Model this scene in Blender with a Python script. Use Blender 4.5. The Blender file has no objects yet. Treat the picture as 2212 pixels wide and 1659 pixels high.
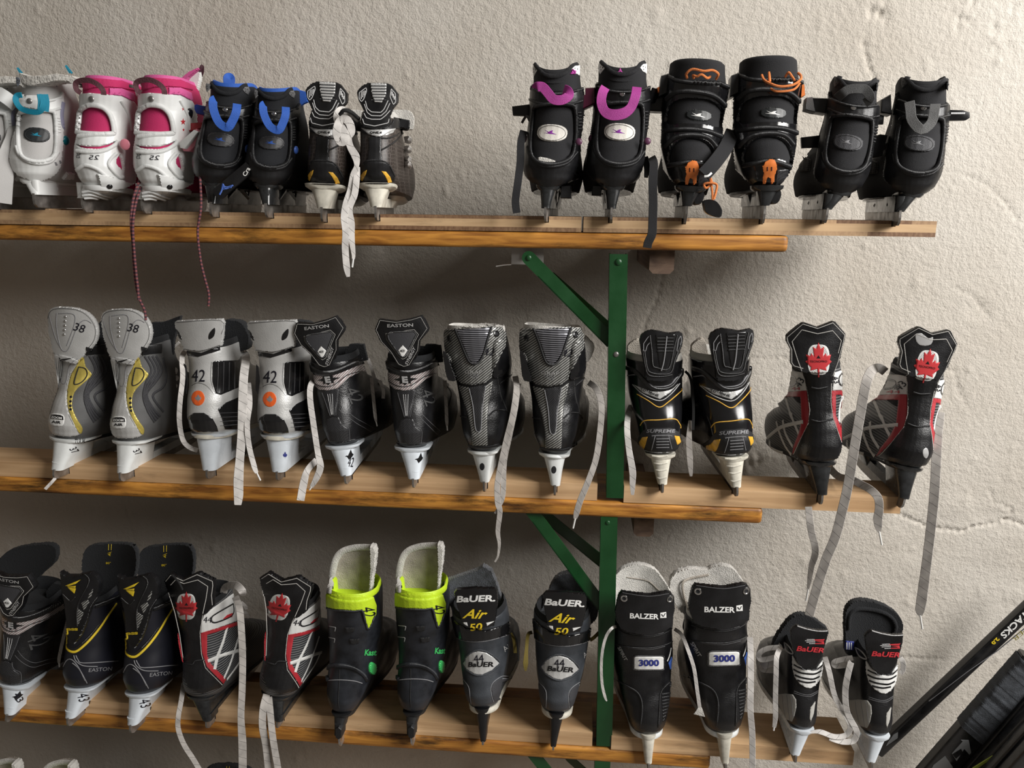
import bpy, bmesh, math, random
import numpy as np
from mathutils import Vector, Matrix
from mathutils.bvhtree import BVHTree
from mathutils.geometry import delaunay_2d_cdt, intersect_point_tri_2d
random.seed(7)
S = bpy.context.scene
COL = S.collection
PI = math.pi
# ---------------------------------------------------------------- camera, light, exposure
F, CX, CY = 1661.0, 1106.0, 829.5
def _n(v): return v / np.linalg.norm(v)
RY = _n(np.array([140., -368., F]))
RX = -_n(np.array([-20300 - CX, 196 - CY, F])); RX = _n(RX - RY * RX.dot(RY))
RZ = -np.cross(RY, RX)
if RZ[1] > 0: RZ = -RZ
cam = bpy.data.cameras.new('camera'); cam.sensor_width = 36.0; cam.lens = F / 2212 * 36; cam.clip_start = .02
co = bpy.data.objects.new('camera', cam); COL.objects.link(co); S.camera = co
# image-space axes (right, down, forward) expressed in the room
right = Vector((RX[0], RY[0], RZ[0])); down = Vector((RX[1], RY[1], RZ[1])); fwd = Vector((RX[2], RY[2], RZ[2]))
M = Matrix.Identity(4)
for i in range(3):
    M[i][0] = right[i]; M[i][1] = -down[i]; M[i][2] = -fwd[i]
co.matrix_world = M
def pray(px, py):
    return (right * ((px - CX) / F) + down * ((py - CY) / F) + fwd).normalized()
def at(px, py, y=None, z=None):
    d = pray(px, py)
    return d * (y / d.y) if y is not None else d * (z / d.z)
S.view_settings.view_transform = 'Standard'; S.view_settings.look = 'None'
S.view_settings.gamma = 1.0; S.view_settings.exposure = 0.18
S.view_settings.use_curve_mapping = False
WALL_Y = 1.49
W = bpy.data.worlds.new('world'); S.world = W; W.use_nodes = True
W.node_tree.nodes['Background'].inputs[0].default_value = (1.0, .90, .78, 1)
W.node_tree.nodes['Background'].inputs[1].default_value = 0.105
def area(name, loc, target, sx, sy, power, color):
    l = bpy.data.lights.new(name, 'AREA'); l.shape = 'RECTANGLE'; l.size = sx; l.size_y = sy
    l.energy = power; l.color = color
    o = bpy.data.objects.new(name, l); COL.objects.link(o); o.location = loc
    o.rotation_euler = (Vector(target) - Vector(loc)).to_track_quat('-Z', 'Y').to_euler()
    return o
area('daylight_window', (2.25, -.5, 1.5), (0.2, 1.4, -0.35), 1.2, 1.8, 108, (1, .975, .94))
area('added_side_light', (2.3, .35, .75), (0.3, 1.49, -.3), .7, 1.0, 34, (1, .98, .96))  # weaker second lamp, added at the right to graze the wall relief
# ---------------------------------------------------------------- materials
MATS = {}
def mat(name, col, rough=.5, metal=0., bump=0., bscale=300., var=0., vscale=20., coat=0., spec=.5, kind=None, col2=None, scale=100., trans=0., sheen=0., ang=0.):
    if name in MATS: return MATS[name]
    m = bpy.data.materials.new(name); m.use_nodes = True; MATS[name] = m
    nt = m.node_tree; N = nt.nodes; Lk = nt.links
    b = N['Principled BSDF']
    b.inputs['Base Color'].default_value = (*col, 1); b.inputs['Roughness'].default_value = rough
    b.inputs['Metallic'].default_value = metal; b.inputs['Coat Weight'].default_value = coat
    b.inputs['Coat Roughness'].default_value = .15
    b.inputs['Specular IOR Level'].default_value = spec; b.inputs['Transmission Weight'].default_value = trans
    b.inputs['Sheen Weight'].default_value = sheen
    tc = N.new('ShaderNodeTexCoord')
    mp = N.new('ShaderNodeMapping'); mp.inputs['Rotation'].default_value = (0, ang, 0)
    Lk.new(tc.outputs['Object'], mp.inputs['Vector']); V = mp.outputs['Vector']
    csock = None
    if kind:
        c2 = col2 or tuple(c * .3 for c in col)
        if kind == 'stripe':
            t = N.new('ShaderNodeTexWave'); t.bands_direction = 'Z'; t.inputs['Scale'].default_value = scale; t.inputs['Distortion'].default_value = 0
            Lk.new(V, t.inputs['Vector']); out = t.outputs['Fac']
        elif kind == 'hex':
            t = N.new('ShaderNodeTexVoronoi'); t.feature = 'DISTANCE_TO_EDGE'; t.inputs['Scale'].default_value = scale; t.inputs['Randomness'].default_value = .25
            Lk.new(V, t.inputs['Vector']); out = t.outputs['Distance']
        elif kind == 'check':
            t = N.new('ShaderNodeTexChecker'); t.inputs['Scale'].default_value = scale
            Lk.new(V, t.inputs['Vector']); out = t.outputs['Fac']
        elif kind == 'noise':
            t = N.new('ShaderNodeTexNoise'); t.inputs['Scale'].default_value = scale; t.inputs['Detail'].default_value = 4
            Lk.new(V, t.inputs['Vector']); out = t.outputs['Fac']
        r = N.new('ShaderNodeValToRGB'); Lk.new(out, r.inputs[0])
        lo, hi = {'stripe': (.35, .55), 'hex': (.04, .12), 'check': (.4, .6), 'noise': (.4, .62)}[kind]
        r.color_ramp.elements[0].position = lo; r.color_ramp.elements[0].color = (*c2, 1)
        r.color_ramp.elements[1].position = hi; r.color_ramp.elements[1].color = (*col, 1)
        csock = r.outputs[0]
    if var > 0:
        n = N.new('ShaderNodeTexNoise'); n.inputs['Scale'].default_value = vscale; n.inputs['Detail'].default_value = 5
        Lk.new(tc.outputs['Object'], n.inputs['Vector'])
        mr = N.new('ShaderNodeMapRange'); mr.inputs[1].default_value = .3; mr.inputs[2].default_value = .7
        mr.inputs[3].default_value = 1 - var; mr.inputs[4].default_value = 1 + var
        Lk.new(n.outputs['Fac'], mr.inputs[0])
        mx = N.new('ShaderNodeMix'); mx.data_type = 'RGBA'; mx.blend_type = 'MULTIPLY'; mx.inputs[0].default_value = 1
        if csock: Lk.new(csock, mx.inputs[6])
        else: mx.inputs[6].default_value = (*col, 1)
        Lk.new(mr.outputs[0], mx.inputs[7]); csock = mx.outputs[2]
        mr2 = N.new('ShaderNodeMapRange'); mr2.inputs[1].default_value = .3; mr2.inputs[2].default_value = .7
        mr2.inputs[3].default_value = max(rough - .12, .03); mr2.inputs[4].default_value = min(rough + .15, 1)
        Lk.new(n.outputs['Fac'], mr2.inputs[0]); Lk.new(mr2.outputs[0], b.inputs['Roughness'])
    if csock: Lk.new(csock, b.inputs['Base Color'])
    if bump > 0:
        n = N.new('ShaderNodeTexNoise'); n.inputs['Scale'].default_value = bscale; n.inputs['Detail'].default_value = 3
        Lk.new(tc.outputs['Object'], n.inputs['Vector'])
        bp = N.new('ShaderNodeBump'); bp.inputs['Strength'].default_value = bump; bp.inputs['Distance'].default_value = .002
        Lk.new(n.outputs['Fac'], bp.inputs['Height']); Lk.new(bp.outputs[0], b.inputs['Normal'])
    return m
def wood(name, c1, c2, rough, grain=18., coat=0., knots=False, dark=.35, axis=(2.2, 30, 55), th=(.30, .43)):
    m = bpy.data.materials.new(name); m.use_nodes = True; MATS[name] = m
    nt = m.node_tree; N = nt.nodes; Lk = nt.links; b = N['Principled BSDF']
    tc = N.new('ShaderNodeTexCoord'); mp = N.new('ShaderNodeMapping'); mp.inputs['Scale'].default_value = axis
    Lk.new(tc.outputs['Object'], mp.inputs['Vector'])
    n0 = N.new('ShaderNodeTexNoise'); n0.inputs['Scale'].default_value = 1.3; n0.inputs['Detail'].default_value = 6; n0.inputs['Distortion'].default_value = .6
    Lk.new(mp.outputs[0], n0.inputs['Vector'])
    r = N.new('ShaderNodeValToRGB'); r.color_ramp.elements[0].position = .32; r.color_ramp.elements[0].color = (*c2, 1)
    r.color_ramp.elements[1].position = .66; r.color_ramp.elements[1].color = (*c1, 1)
    Lk.new(n0.outputs['Fac'], r.inputs[0])
    # broad wear and dark scuffs with a shape of their own
    n1 = N.new('ShaderNodeTexNoise'); n1.inputs['Scale'].default_value = 9; n1.inputs['Detail'].default_value = 8; n1.inputs['Roughness'].default_value = .7
    mp2 = N.new('ShaderNodeMapping'); mp2.inputs['Scale'].default_value = (.6, 3, 3.5); Lk.new(tc.outputs['Object'], mp2.inputs['Vector']); Lk.new(mp2.outputs[0], n1.inputs['Vector'])
    r1 = N.new('ShaderNodeValToRGB'); r1.color_ramp.elements[0].position = th[0]; r1.color_ramp.elements[0].color = (dark, dark, dark, 1)
    r1.color_ramp.elements[1].position = th[1]; r1.color_ramp.elements[1].color = (1, 1, 1, 1)
    Lk.new(n1.outputs['Fac'], r1.inputs[0])
    mx = N.new('ShaderNodeMix'); mx.data_type = 'RGBA'; mx.blend_type = 'MULTIPLY'; mx.inputs[0].default_value = 1
    Lk.new(r.outputs[0], mx.inputs[6]); Lk.new(r1.outputs[0], mx.inputs[7])
    Lk.new(mx.outputs[2], b.inputs['Base Color'])
    b.inputs['Roughness'].default_value = rough; b.inputs['Coat Weight'].default_value = coat; b.inputs['Coat Roughness'].default_value = .25
    bp = N.new('ShaderNodeBump'); bp.inputs['Strength'].default_value = .35; bp.inputs['Distance'].default_value = .001
    Lk.new(n0.outputs['Fac'], bp.inputs['Height']); Lk.new(bp.outputs[0], b.inputs['Normal'])
    return m
# ---------------------------------------------------------------- mesh helpers
def link(name, verts, faces, material, parent=None, smooth=True, mats=None, fm=None, uvs=None):
    me = bpy.data.meshes.new(name); me.from_pydata([tuple(v) for v in verts], [], [tuple(f) for f in faces])
    me.materials.append(material)
    if mats:
        for q in mats: me.materials.append(q)
        for p, k in zip(me.polygons, fm): p.material_index = k
    if uvs is not None:
        ul = me.uv_layers.new(name='UVMap')
        for lp in me.loops: ul.data[lp.index].uv = uvs[lp.vertex_index]
    if smooth: me.polygons.foreach_set('use_smooth', [True] * len(me.polygons))
    me.update()
    o = bpy.data.objects.new(name, me); COL.objects.link(o)
    if parent is not None: o.parent = parent
    return o
def empty(name, loc=(0, 0, 0), label=None, cat=None, group=None):
    o = bpy.data.objects.new(name, None); COL.objects.link(o); o.location = loc; o.empty_display_size = .02
    return tag(o, label, cat, group)
def tag(o, label=None, cat=None, group=None, kind=None):
    if label: o['label'] = label
    if cat: o['category'] = cat
    if group: o['group'] = group
    if kind: o['kind'] = kind
    return o
class MB:
    def __init__(s): s.v = []; s.f = []
    def add(s, vs, fs):
        k = len(s.v); s.v += [Vector(v) for v in vs]; s.f += [tuple(i + k for i in f) for f in fs]; return s
    def box(s, x0, x1, y0, y1, z0, z1, b=0.):
        if b <= 0:
            return s.add([(x0, y0, z0), (x1, y0, z0), (x1, y1, z0), (x0, y1, z0), (x0, y0, z1), (x1, y0, z1), (x1, y1, z1), (x0, y1, z1)],
                  [(0, 3, 2, 1), (4, 5, 6, 7), (0, 1, 5, 4), (1, 2, 6, 5), (2, 3, 7, 6), (3, 0, 4, 7)])
        bm = bmesh.new(); bmesh.ops.create_cube(bm, size=1)
        for v in bm.verts: v.co = Vector(((x0 + x1) / 2 + v.co.x * (x1 - x0), (y0 + y1) / 2 + v.co.y * (y1 - y0), (z0 + z1) / 2 + v.co.z * (z1 - z0)))
        bmesh.ops.bevel(bm, geom=bm.edges[:], offset=b, segments=2, affect='EDGES')
        return s.bm(bm)
    def bm(s, bm):
        bm.verts.ensure_lookup_table(); bm.verts.index_update()
        s.add([v.co.copy() for v in bm.verts], [[v.index for v in f.verts] for f in bm.faces]); bm.free(); return s
    def tube(s, pts, r, n=8, cap=True):
        pts = [Vector(p) for p in pts]; k = len(s.v); up = None
        for i, p in enumerate(pts):
            t = (pts[min(i + 1, len(pts) - 1)] - pts[max(i - 1, 0)]).normalized()
            if up is None: up = t.orthogonal().normalized()
            up = (up - t * up.dot(t)).normalized(); sd = t.cross(up)
            rr = r[i] if isinstance(r, (list, tuple)) else r
            for j in range(n):
                a = 2 * PI * j / n; s.v.append(p + (up * math.cos(a) + sd * math.sin(a)) * rr)
        for i in range(len(pts) - 1):
            for j in range(n):
                s.f.append((k + i * n + j, k + i * n + (j + 1) % n, k + (i + 1) * n + (j + 1) % n, k + (i + 1) * n + j))
        if cap:
            s.f.append(tuple(k + j for j in reversed(range(n)))); s.f.append(tuple(k + (len(pts) - 1) * n + j for j in range(n)))
        return s
    def loft(s, rings, cap=True):
        k = len(s.v); n = len(rings[0])
        for r in rings: s.v += [Vector(p) for p in r]
        for i in range(len(rings) - 1):
            for j in range(n):
                s.f.append((k + i * n + j, k + i * n + (j + 1) % n, k + (i + 1) * n + (j + 1) % n, k + (i + 1) * n + j))
        if cap:
            s.f.append(tuple(k + j for j in reversed(range(n)))); s.f.append(tuple(k + (len(rings) - 1) * n + j for j in range(n)))
        return s
    def build(s, name, material, parent=None, smooth=False): 
        o = link(name, s.v, s.f, material, parent, smooth)
        if smooth: autosmooth(o)
        return o
def autosmooth(o, deg=40):
    me = o.data; bm = bmesh.new(); bm.from_mesh(me)
    bmesh.ops.recalc_face_normals(bm, faces=bm.faces[:])
    lim = math.radians(deg)
    for e in bm.edges:
        if len(e.link_faces) == 2: e.smooth = e.calc_face_angle(0) < lim
    for f in bm.faces: f.smooth = True
    bm.to_mesh(me); bm.free()
def rrect(hx, hy, cx, cy, z, r, n=3):
    """rounded rectangle ring in the xy plane"""
    out = []; r = min(r, hx * .98, hy * .98)
    for qx, qy, a0 in ((1, -1, -90), (1, 1, 0), (-1, 1, 90), (-1, -1, 180)):
        for k in range(n + 1):
            a = math.radians(a0 + 90 * k / n)
            out.append((cx + qx * (hx - r) + r * math.cos(a), cy + qy * (hy - r) + r * math.sin(a), z))
    return out
def catmull(pts, n=5, closed=True):
    P = [Vector((p[0], p[1])) if len(p) == 2 else Vector(p) for p in pts]; out = []; m = len(P)
    rng = range(m) if closed else range(m - 1)
    for i in rng:
        if closed: a, b, c, d = P[i - 1], P[i], P[(i + 1) % m], P[(i + 2) % m]
        else: a, b, c, d = P[max(i - 1, 0)], P[i], P[i + 1], P[min(i + 2, m - 1)]
        for k in range(n):
            t = k / n
            out.append(.5 * ((2 * b) + (c - a) * t + (2 * a - 5 * b + 4 * c - d) * t * t + (-a + 3 * b - 3 * c + d) * t ** 3))
    if not closed: out.append(P[-1])
    return out
def inside(p, poly):
    x, y = p; c = False; j = len(poly) - 1
    for i in range(len(poly)):
        xi, yi = poly[i][0], poly[i][1]; xj, yj = poly[j][0], poly[j][1]
        if (yi > y) != (yj > y) and x < (xj - xi) * (y - yi) / (yj - yi + 1e-12) + xi: c = not c
        j = i
    return c
def tri2d(outer, holes=(), step=6.):
    """fine triangulation of a 2D polygon with holes"""
    def dens(poly):
        out = []
        for i in range(len(poly)):
            a = Vector(poly[i][:2]); b = Vector(poly[(i + 1) % len(poly)][:2]); n = max(1, int((b - a).length / (step * 1.3)))
            out += [a.lerp(b, k / n) for k in range(n)]
        return out
    loops = [dens(outer)] + [dens(h) for h in holes]
    vs = []; es = []
    for lp in loops:
        k = len(vs); vs += lp; es += [(k + i, k + (i + 1) % len(lp)) for i in range(len(lp))]
    xs = [v.x for v in loops[0]]; ys = [v.y for v in loops[0]]
    nb = len(vs); B = np.array([(v.x, v.y) for v in vs])
    y = min(ys) + step * .5; row = 0
    while y < max(ys):
        x = min(xs) + step * .3 + (row % 2) * step * .5
        while x < max(xs):
            if inside((x, y), loops[0]) and not any(inside((x, y), h) for h in loops[1:]) and np.min((B[:, 0] - x) ** 2 + (B[:, 1] - y) ** 2) > (step * .45) ** 2:
                vs.append(Vector((x, y)))
            x += step
        y += step * .87; row += 1
    r = delaunay_2d_cdt(vs, es, [], 0, 1e-5)
    V, T = r[0], r[2]; out = []
    for t in T:
        c = (V[t[0]] + V[t[1]] + V[t[2]]) / 3
        if inside(c, loops[0]) and not any(inside(c, h) for h in loops[1:]): out.append(tuple(t))
    return V, out
def rim_edges(tris):
    cnt = {}
    for t in tris:
        for i in range(len(t)):
            a, b = t[i], t[(i + 1) % len(t)]; cnt[(a, b)] = cnt.get((a, b), 0) + 1
    return [e for e in cnt if (e[1], e[0]) not in cnt]
def text2d(s, shear=0., bold=0., space=1.):
    cu = bpy.data.curves.new('t', 'FONT'); cu.body = s; cu.size = 1; cu.shear = 0; cu.offset = bold; cu.align_x = 'CENTER'; cu.align_y = 'CENTER'
    cu.space_character = space; cu.resolution_u = 3; cu.fill_mode = 'FRONT'
    o = bpy.data.objects.new('t', cu); COL.objects.link(o)
    me = o.to_mesh(); me.calc_loop_triangles()
    V = [(v.co.x + shear * v.co.y, -v.co.y) for v in me.vertices]; T = [tuple(t.vertices) for t in me.loop_triangles]
    o.to_mesh_clear(); bpy.data.objects.remove(o); bpy.data.curves.remove(cu)
    xs = [v[0] for v in V]; ys = [v[1] for v in V]; cx = (min(xs) + max(xs)) / 2; cy = (min(ys) + max(ys)) / 2
    bm = bmesh.new(); vv = [bm.verts.new((v[0], v[1], 0)) for v in V]
    for t in T:
        try: bm.faces.new([vv[i] for i in t])
        except ValueError: pass
    for _ in range(3):
        es = [e for e in bm.edges if e.calc_length() > .16]
        if es: bmesh.ops.subdivide_edges(bm, edges=es, cuts=1); bmesh.ops.triangulate(bm, faces=bm.faces[:])
    bm.verts.index_update(); V = [(v.co.x, v.co.y) for v in bm.verts]; T = [tuple(v.index for v in f.verts) for f in bm.faces]; bm.free()
    return [(v[0] - cx, v[1] - cy) for v in V], T, max(xs) - min(xs), max(ys) - min(ys)
LEAF = [(0, -1), (.17, -.62), (.42, -.74), (.34, -.18), (.55, -.38), (.62, -.22), (.95, -.3), (.84, 0), (1, .1), (.55, .44), (.62, .62), (.08, .52), (.05, 1), (-.05, 1), (-.08, .52), (-.62, .62), (-.55, .44), (-1, .1), (-.84, 0), (-.95, -.3), (-.62, -.22), (-.55, -.38), (-.34, -.18), (-.42, -.74), (-.17, -.62)]
STAR = [(math.sin(i * PI / 5) * (1 if i % 2 == 0 else .42), -math.cos(i * PI / 5) * (1 if i % 2 == 0 else .42)) for i in range(10)]
def shape(unit, cx, cy, sx, sy=None, ang=0.):
    sy = sx if sy is None else sy; c, s_ = math.cos(math.radians(ang)), math.sin(math.radians(ang))
    return [(cx + x * sx * c - y * sy * s_, cy + x * sx * s_ + y * sy * c) for x, y in unit]
CIRC = [(math.cos(2 * PI * i / 20), math.sin(2 * PI * i / 20)) for i in range(20)]
PILL = [(math.copysign(abs(math.cos(a)) ** .62, math.cos(a)), math.copysign(abs(math.sin(a)) ** .62, math.sin(a))) for a in [2 * PI * i / 28 for i in range(28)]]
RNDR = [(max(-1, min(1, 1.18 * abs(math.cos(a)) ** .45 * (1 if math.cos(a) > 0 else -1))) * 1., max(-1, min(1, 1.05 * abs(math.sin(a)) ** .45 * (1 if math.sin(a) > 0 else -1)))) for a in [2 * PI * i / 28 for i in range(28)]]
def grow(P, k):
    cx = sum(p[0] for p in P) / len(P); cy = sum(p[1] for p in P) / len(P)
    return [(cx + (p[0] - cx) * k, cy + (p[1] - cy) * k) for p in P]
def copy_tree(o, parent=None):
    c = o.copy(); COL.objects.link(c)
    if parent is not None: c.parent = parent
    for ch in list(o.children): copy_tree(ch, c)
    return c
BLK = mat('black_leather', (.007, .007, .008), .34, bump=.25, bscale=500, var=.35, vscale=30, spec=.55)
BLKG = mat('black_gloss', (.008, .008, .009), .16, var=.3, vscale=25, spec=.6, coat=.4)
BLKM = mat('black_matte_fabric', (.010, .010, .012), .85, bump=.5, bscale=1500, sheen=.02)
BLKP = mat('black_plastic', (.009, .009, .010), .36, bump=.12, bscale=900, var=.3, vscale=40, spec=.5)
BLKS = mat('scuffed_black_shell', (.016, .018, .023), .42, var=.7, vscale=28, bump=.1, bscale=400)
FELT = mat('black_felt', (.010, .011, .013), .95, bump=1., bscale=700, sheen=.04)
FELTG = mat('charcoal_felt', (.05, .055, .065), .95, bump=1., bscale=500, var=.5, vscale=120, sheen=.4)
WFELT = mat('white_felt', (.62, .60, .56), .95, bump=1., bscale=600, var=.2, vscale=60, sheen=.2)
BFELT = mat('worn_beige_felt', (.40, .36, .31), .95, bump=1., bscale=600, var=.3, vscale=40)
WHT = mat('white_plastic', (.72, .74, .73), .32, var=.1, vscale=35, bump=.05)
WHTB = mat('cool_white_plastic', (.68, .73, .78), .28, var=.1, vscale=30)
WHTD = mat('yellowed_white_plastic', (.66, .63, .54), .4, var=.25, vscale=60)
STEEL = mat('blade_steel', (.34, .32, .30), .42, metal=.85, var=.35, vscale=60, bump=.1, bscale=900)
CHROME = mat('chrome', (.75, .75, .75), .18, metal=1)
SILV = mat('silver_synthetic', (.58, .58, .57), .34, metal=.3, bump=.2, bscale=700, var=.12, vscale=25)
SILVC = mat('silver_carbon_weave', (.66, .66, .65), .32, metal=.35, kind='stripe', col2=(.30, .20, .20), scale=110, ang=.75)
GRYC = mat('grey_carbon_weave', (.38, .38, .36), .34, metal=.3, kind='stripe', col2=(.035, .035, .035), scale=95, ang=.7)
RIBS = mat('black_silver_ribs', (.30, .30, .33), .35, metal=.5, kind='stripe', col2=(.008, .008, .01), scale=95)
GOLD = mat('gold_synthetic', (.62, .50, .12), .35, metal=.45, var=.2, vscale=50)
GREY = mat('grey_nubuck', (.10, .10, .10), .6, bump=.3, bscale=800, var=.2)
DGREY = mat('dark_grey_fabric', (.045, .045, .05), .6, bump=.3, bscale=900)
LGREY = mat('light_grey_fabric', (.42, .41, .38), .75, bump=.5, bscale=1200, var=.1)
WHTC = mat('white_synthetic', (.70, .70, .68), .45, bump=.15, bscale=600, var=.08)
RED = mat('red_synthetic', (.40, .025, .035), .42, bump=.15, bscale=700, var=.15)
REDL = mat('red_print', (.50, .03, .04), .5)
LEAFR = mat('maple_red_print', (.46, .03, .035), .45)
YEL = mat('yellow_print', (.85, .62, .03), .4)
AMB = mat('amber_insert', (.75, .42, .05), .3, var=.2, vscale=90)
ORG = mat('orange_plastic', (.80, .22, .05), .4, var=.1)
ORGP = mat('orange_print', (.75, .12, .02), .45)
ORGC = mat('orange_cord', (.85, .25, .06), .6, bump=.8, bscale=1500)
LIME = mat('lime_fabric', (.52, .72, .02), .55, bump=.3, bscale=300, var=.1)
GRN = mat('green_button', (.06, .50, .13), .3)
BLUE = mat('blue_webbing', (.02, .10, .45), .6, bump=.5, bscale=1500)
BLUEB = mat('blue_button', (.06, .14, .50), .35)
NAVY = mat('navy_print', (.02, .03, .20), .5)
PURP = mat('purple_webbing', (.40, .04, .28), .6, bump=.5, bscale=1500)
PURPP = mat('purple_print', (.22, .03, .30), .5)
MAGN = mat('magenta_fabric', (.52, .02, .12), .75, bump=.5, bscale=1400)
PINK = mat('pink_plastic', (.75, .25, .32), .35)
PINKC = mat('pink_lining', (.62, .10, .30), .7, bump=.4, bscale=900)
TEAL = mat('teal_webbing', (.0, .22, .34), .55, bump=.5, bscale=1500)
GWEB = mat('grey_webbing', (.14, .14, .14), .65, bump=.7, bscale=1300)
WPATCH = mat('white_leather_patch', (.66, .63, .58), .5, bump=.2, bscale=600, var=.06)
SHELLW = mat('white_shell', (.74, .75, .74), .3, var=.05, vscale=18)
FUR = mat('white_fur', (.58, .56, .52), .95, bump=1., bscale=350, var=.35, vscale=150)
WTX = mat('white_soft_fabric', (.50, .49, .48), .8, bump=.4, bscale=1500, var=.06)
WPRT = mat('white_print', (.80, .80, .78), .45)
SPRT = mat('silver_print', (.55, .55, .55), .35, metal=.4)
GPRT = mat('grey_print', (.22, .22, .23), .5)
INK = mat('marker_ink', (.006, .006, .012), .4)
INKR = mat('red_marker_ink', (.45, .02, .04), .5)
STITCH = mat('white_thread', (.70, .68, .64), .8)
STITCHD = mat('dark_thread', (.05, .05, .05), .8)
HEX = mat('brown_hex_mesh', (.030, .022, .018), .45, kind='hex', col2=(.085, .07, .062), scale=190)
MESHB = mat('black_open_mesh', (.006, .006, .006), .8, kind='hex', col2=(.16, .15, .14), scale=330)
CARB = mat('black_fine_weave', (.013, .013, .014), .35, kind='check', col2=(.035, .035, .038), scale=620)
STRP = mat('black_white_stripes', (.012, .014, .018), .5, kind='stripe', col2=(.14, .14, .14), scale=72)
RUBR = mat('black_rubber', (.014, .014, .015), .55, var=.3)
SMOK = mat('smoky_holder', (.022, .023, .024), .22, var=.4, vscale=60, coat=.3)
CLR = mat('pale_cap_plastic', (.60, .60, .58), .3)
LACEB = mat('black_lace', (.012, .012, .012), .8, bump=.5, bscale=1200)
OCHRE = mat('ochre_lace', (.16, .12, .02), .8, bump=.5, bscale=1200)
PLUM = mat('plum_cord', (.05, .018, .03), .8, kind='stripe', col2=(.20, .06, .06), scale=55)
def lace_mat(name, base, spacing=.016):
    m = bpy.data.materials.new(name); m.use_nodes = True; N = m.node_tree.nodes; L = m.node_tree.links; b = N['Principled BSDF']
    uv = N.new('ShaderNodeUVMap'); sp = N.new('ShaderNodeSeparateXYZ'); L.new(uv.outputs[0], sp.inputs[0])
    def mth(op, a, c=None):
        n = N.new('ShaderNodeMath'); n.operation = op
        for i, q in enumerate((a, c)):
            if q is None: continue
            if isinstance(q, (int, float)): n.inputs[i].default_value = q
            else: L.new(q, n.inputs[i])
        return n.outputs[0]
    # diagonal rows of small black dots woven across the lace
    d = mth('ADD', mth('DIVIDE', sp.outputs[0], spacing), mth('MULTIPLY', sp.outputs[1], .55))
    line = mth('LESS_THAN', mth('FRACT', d), .055)
    dots = mth('LESS_THAN', mth('FRACT', mth('MULTIPLY', sp.outputs[1], 9.)), .6)
    f = mth('MULTIPLY', line, dots)
    n = N.new('ShaderNodeTexNoise'); n.inputs['Scale'].default_value = 60; tc = N.new('ShaderNodeTexCoord'); L.new(tc.outputs['Object'], n.inputs['Vector'])
    r = N.new('ShaderNodeValToRGB'); r.color_ramp.elements[0].position = .35; r.color_ramp.elements[0].color = (*[c * .72 for c in base], 1); r.color_ramp.elements[1].position = .65; r.color_ramp.elements[1].color = (*base, 1)
    L.new(n.outputs['Fac'], r.inputs[0])
    mx = N.new('ShaderNodeMix'); mx.data_type = 'RGBA'; L.new(f, mx.inputs[0]); L.new(r.outputs[0], mx.inputs[6]); mx.inputs[7].default_value = (.01, .01, .01, 1)
    L.new(mx.outputs[2], b.inputs['Base Color']); b.inputs['Roughness'].default_value = .85
    w = N.new('ShaderNodeTexNoise'); w.inputs['Scale'].default_value = 1500; L.new(tc.outputs['Object'], w.inputs['Vector'])
    bp = N.new('ShaderNodeBump'); bp.inputs['Strength'].default_value = .5; bp.inputs['Distance'].default_value = .001; L.new(w.outputs['Fac'], bp.inputs['Height']); L.new(bp.outputs[0], b.inputs['Normal'])
    MATS[name] = m; return m
LACEW = lace_mat('white_dashed_lace', (.68, .65, .62))
LACEG = lace_mat('greyish_dashed_lace', (.46, .43, .40))
LACEP = mat('lace_tip', (.75, .75, .73), .35)
PINEM = wood('pine_batten', (.68, .45, .25), (.46, .28, .14), .6, dark=.7)
PINEL = wood('laminated_pine', (.64, .44, .25), (.46, .29, .15), .6, dark=.6, axis=(4, 30, 60))
def laminate(m, z0, z1):
    """darker end-grain layers at the top and bottom of the laminated board"""
    nt = m.node_tree; N = nt.nodes; L = nt.links; b = N['Principled BSDF']; src = b.inputs['Base Color'].links[0].from_socket
    tc = N.new('ShaderNodeTexCoord'); sp = N.new('ShaderNodeSeparateXYZ'); L.new(tc.outputs['Object'], sp.inputs[0])
    def mth(op, a, c=None):
        n = N.new('ShaderNodeMath'); n.operation = op
        for i, q in enumerate((a, c)):
            if q is None: continue
            if isinstance(q, (int, float)): n.inputs[i].default_value = q
            else: L.new(q, n.inputs[i])
        return n.outputs[0]
    lay = mth('MAXIMUM', mth('LESS_THAN', sp.outputs[2], z0), mth('GREATER_THAN', sp.outputs[2], z1))
    blk = mth('FLOOR', mth('ADD', mth('MULTIPLY', sp.outputs[0], 9.3), mth('MULTIPLY', mth('GREATER_THAN', sp.outputs[2], z1), .43)))
    wn = N.new('ShaderNodeTexWhiteNoise'); wn.noise_dimensions = '1D'; L.new(blk, wn.inputs['W'])
    grain = N.new('ShaderNodeTexNoise'); mp = N.new('ShaderNodeMapping'); mp.inputs['Scale'].default_value = (230, 30, 120); mp.inputs['Rotation'].default_value = (0, .6, 0)
    L.new(tc.outputs['Object'], mp.inputs[0]); L.new(mp.outputs[0], grain.inputs['Vector']); grain.inputs['Scale'].default_value = 1
    v = mth('ADD', mth('MULTIPLY', wn.outputs['Value'], .55), mth('MULTIPLY', grain.outputs['Fac'], .5))
    r = N.new('ShaderNodeValToRGB'); r.color_ramp.elements[0].position = .2; r.color_ramp.elements[0].color = (.16, .08, .04, 1); r.color_ramp.elements[1].position = .85; r.color_ramp.elements[1].color = (.55, .36, .20, 1)
    L.new(v, r.inputs[0]); mx = N.new('ShaderNodeMix'); mx.data_type = 'RGBA'; L.new(lay, mx.inputs[0]); L.new(src, mx.inputs[6]); L.new(r.outputs[0], mx.inputs[7]); L.new(mx.outputs[2], b.inputs['Base Color'])
laminate(PINEL, -.0212, -.0095)
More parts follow.
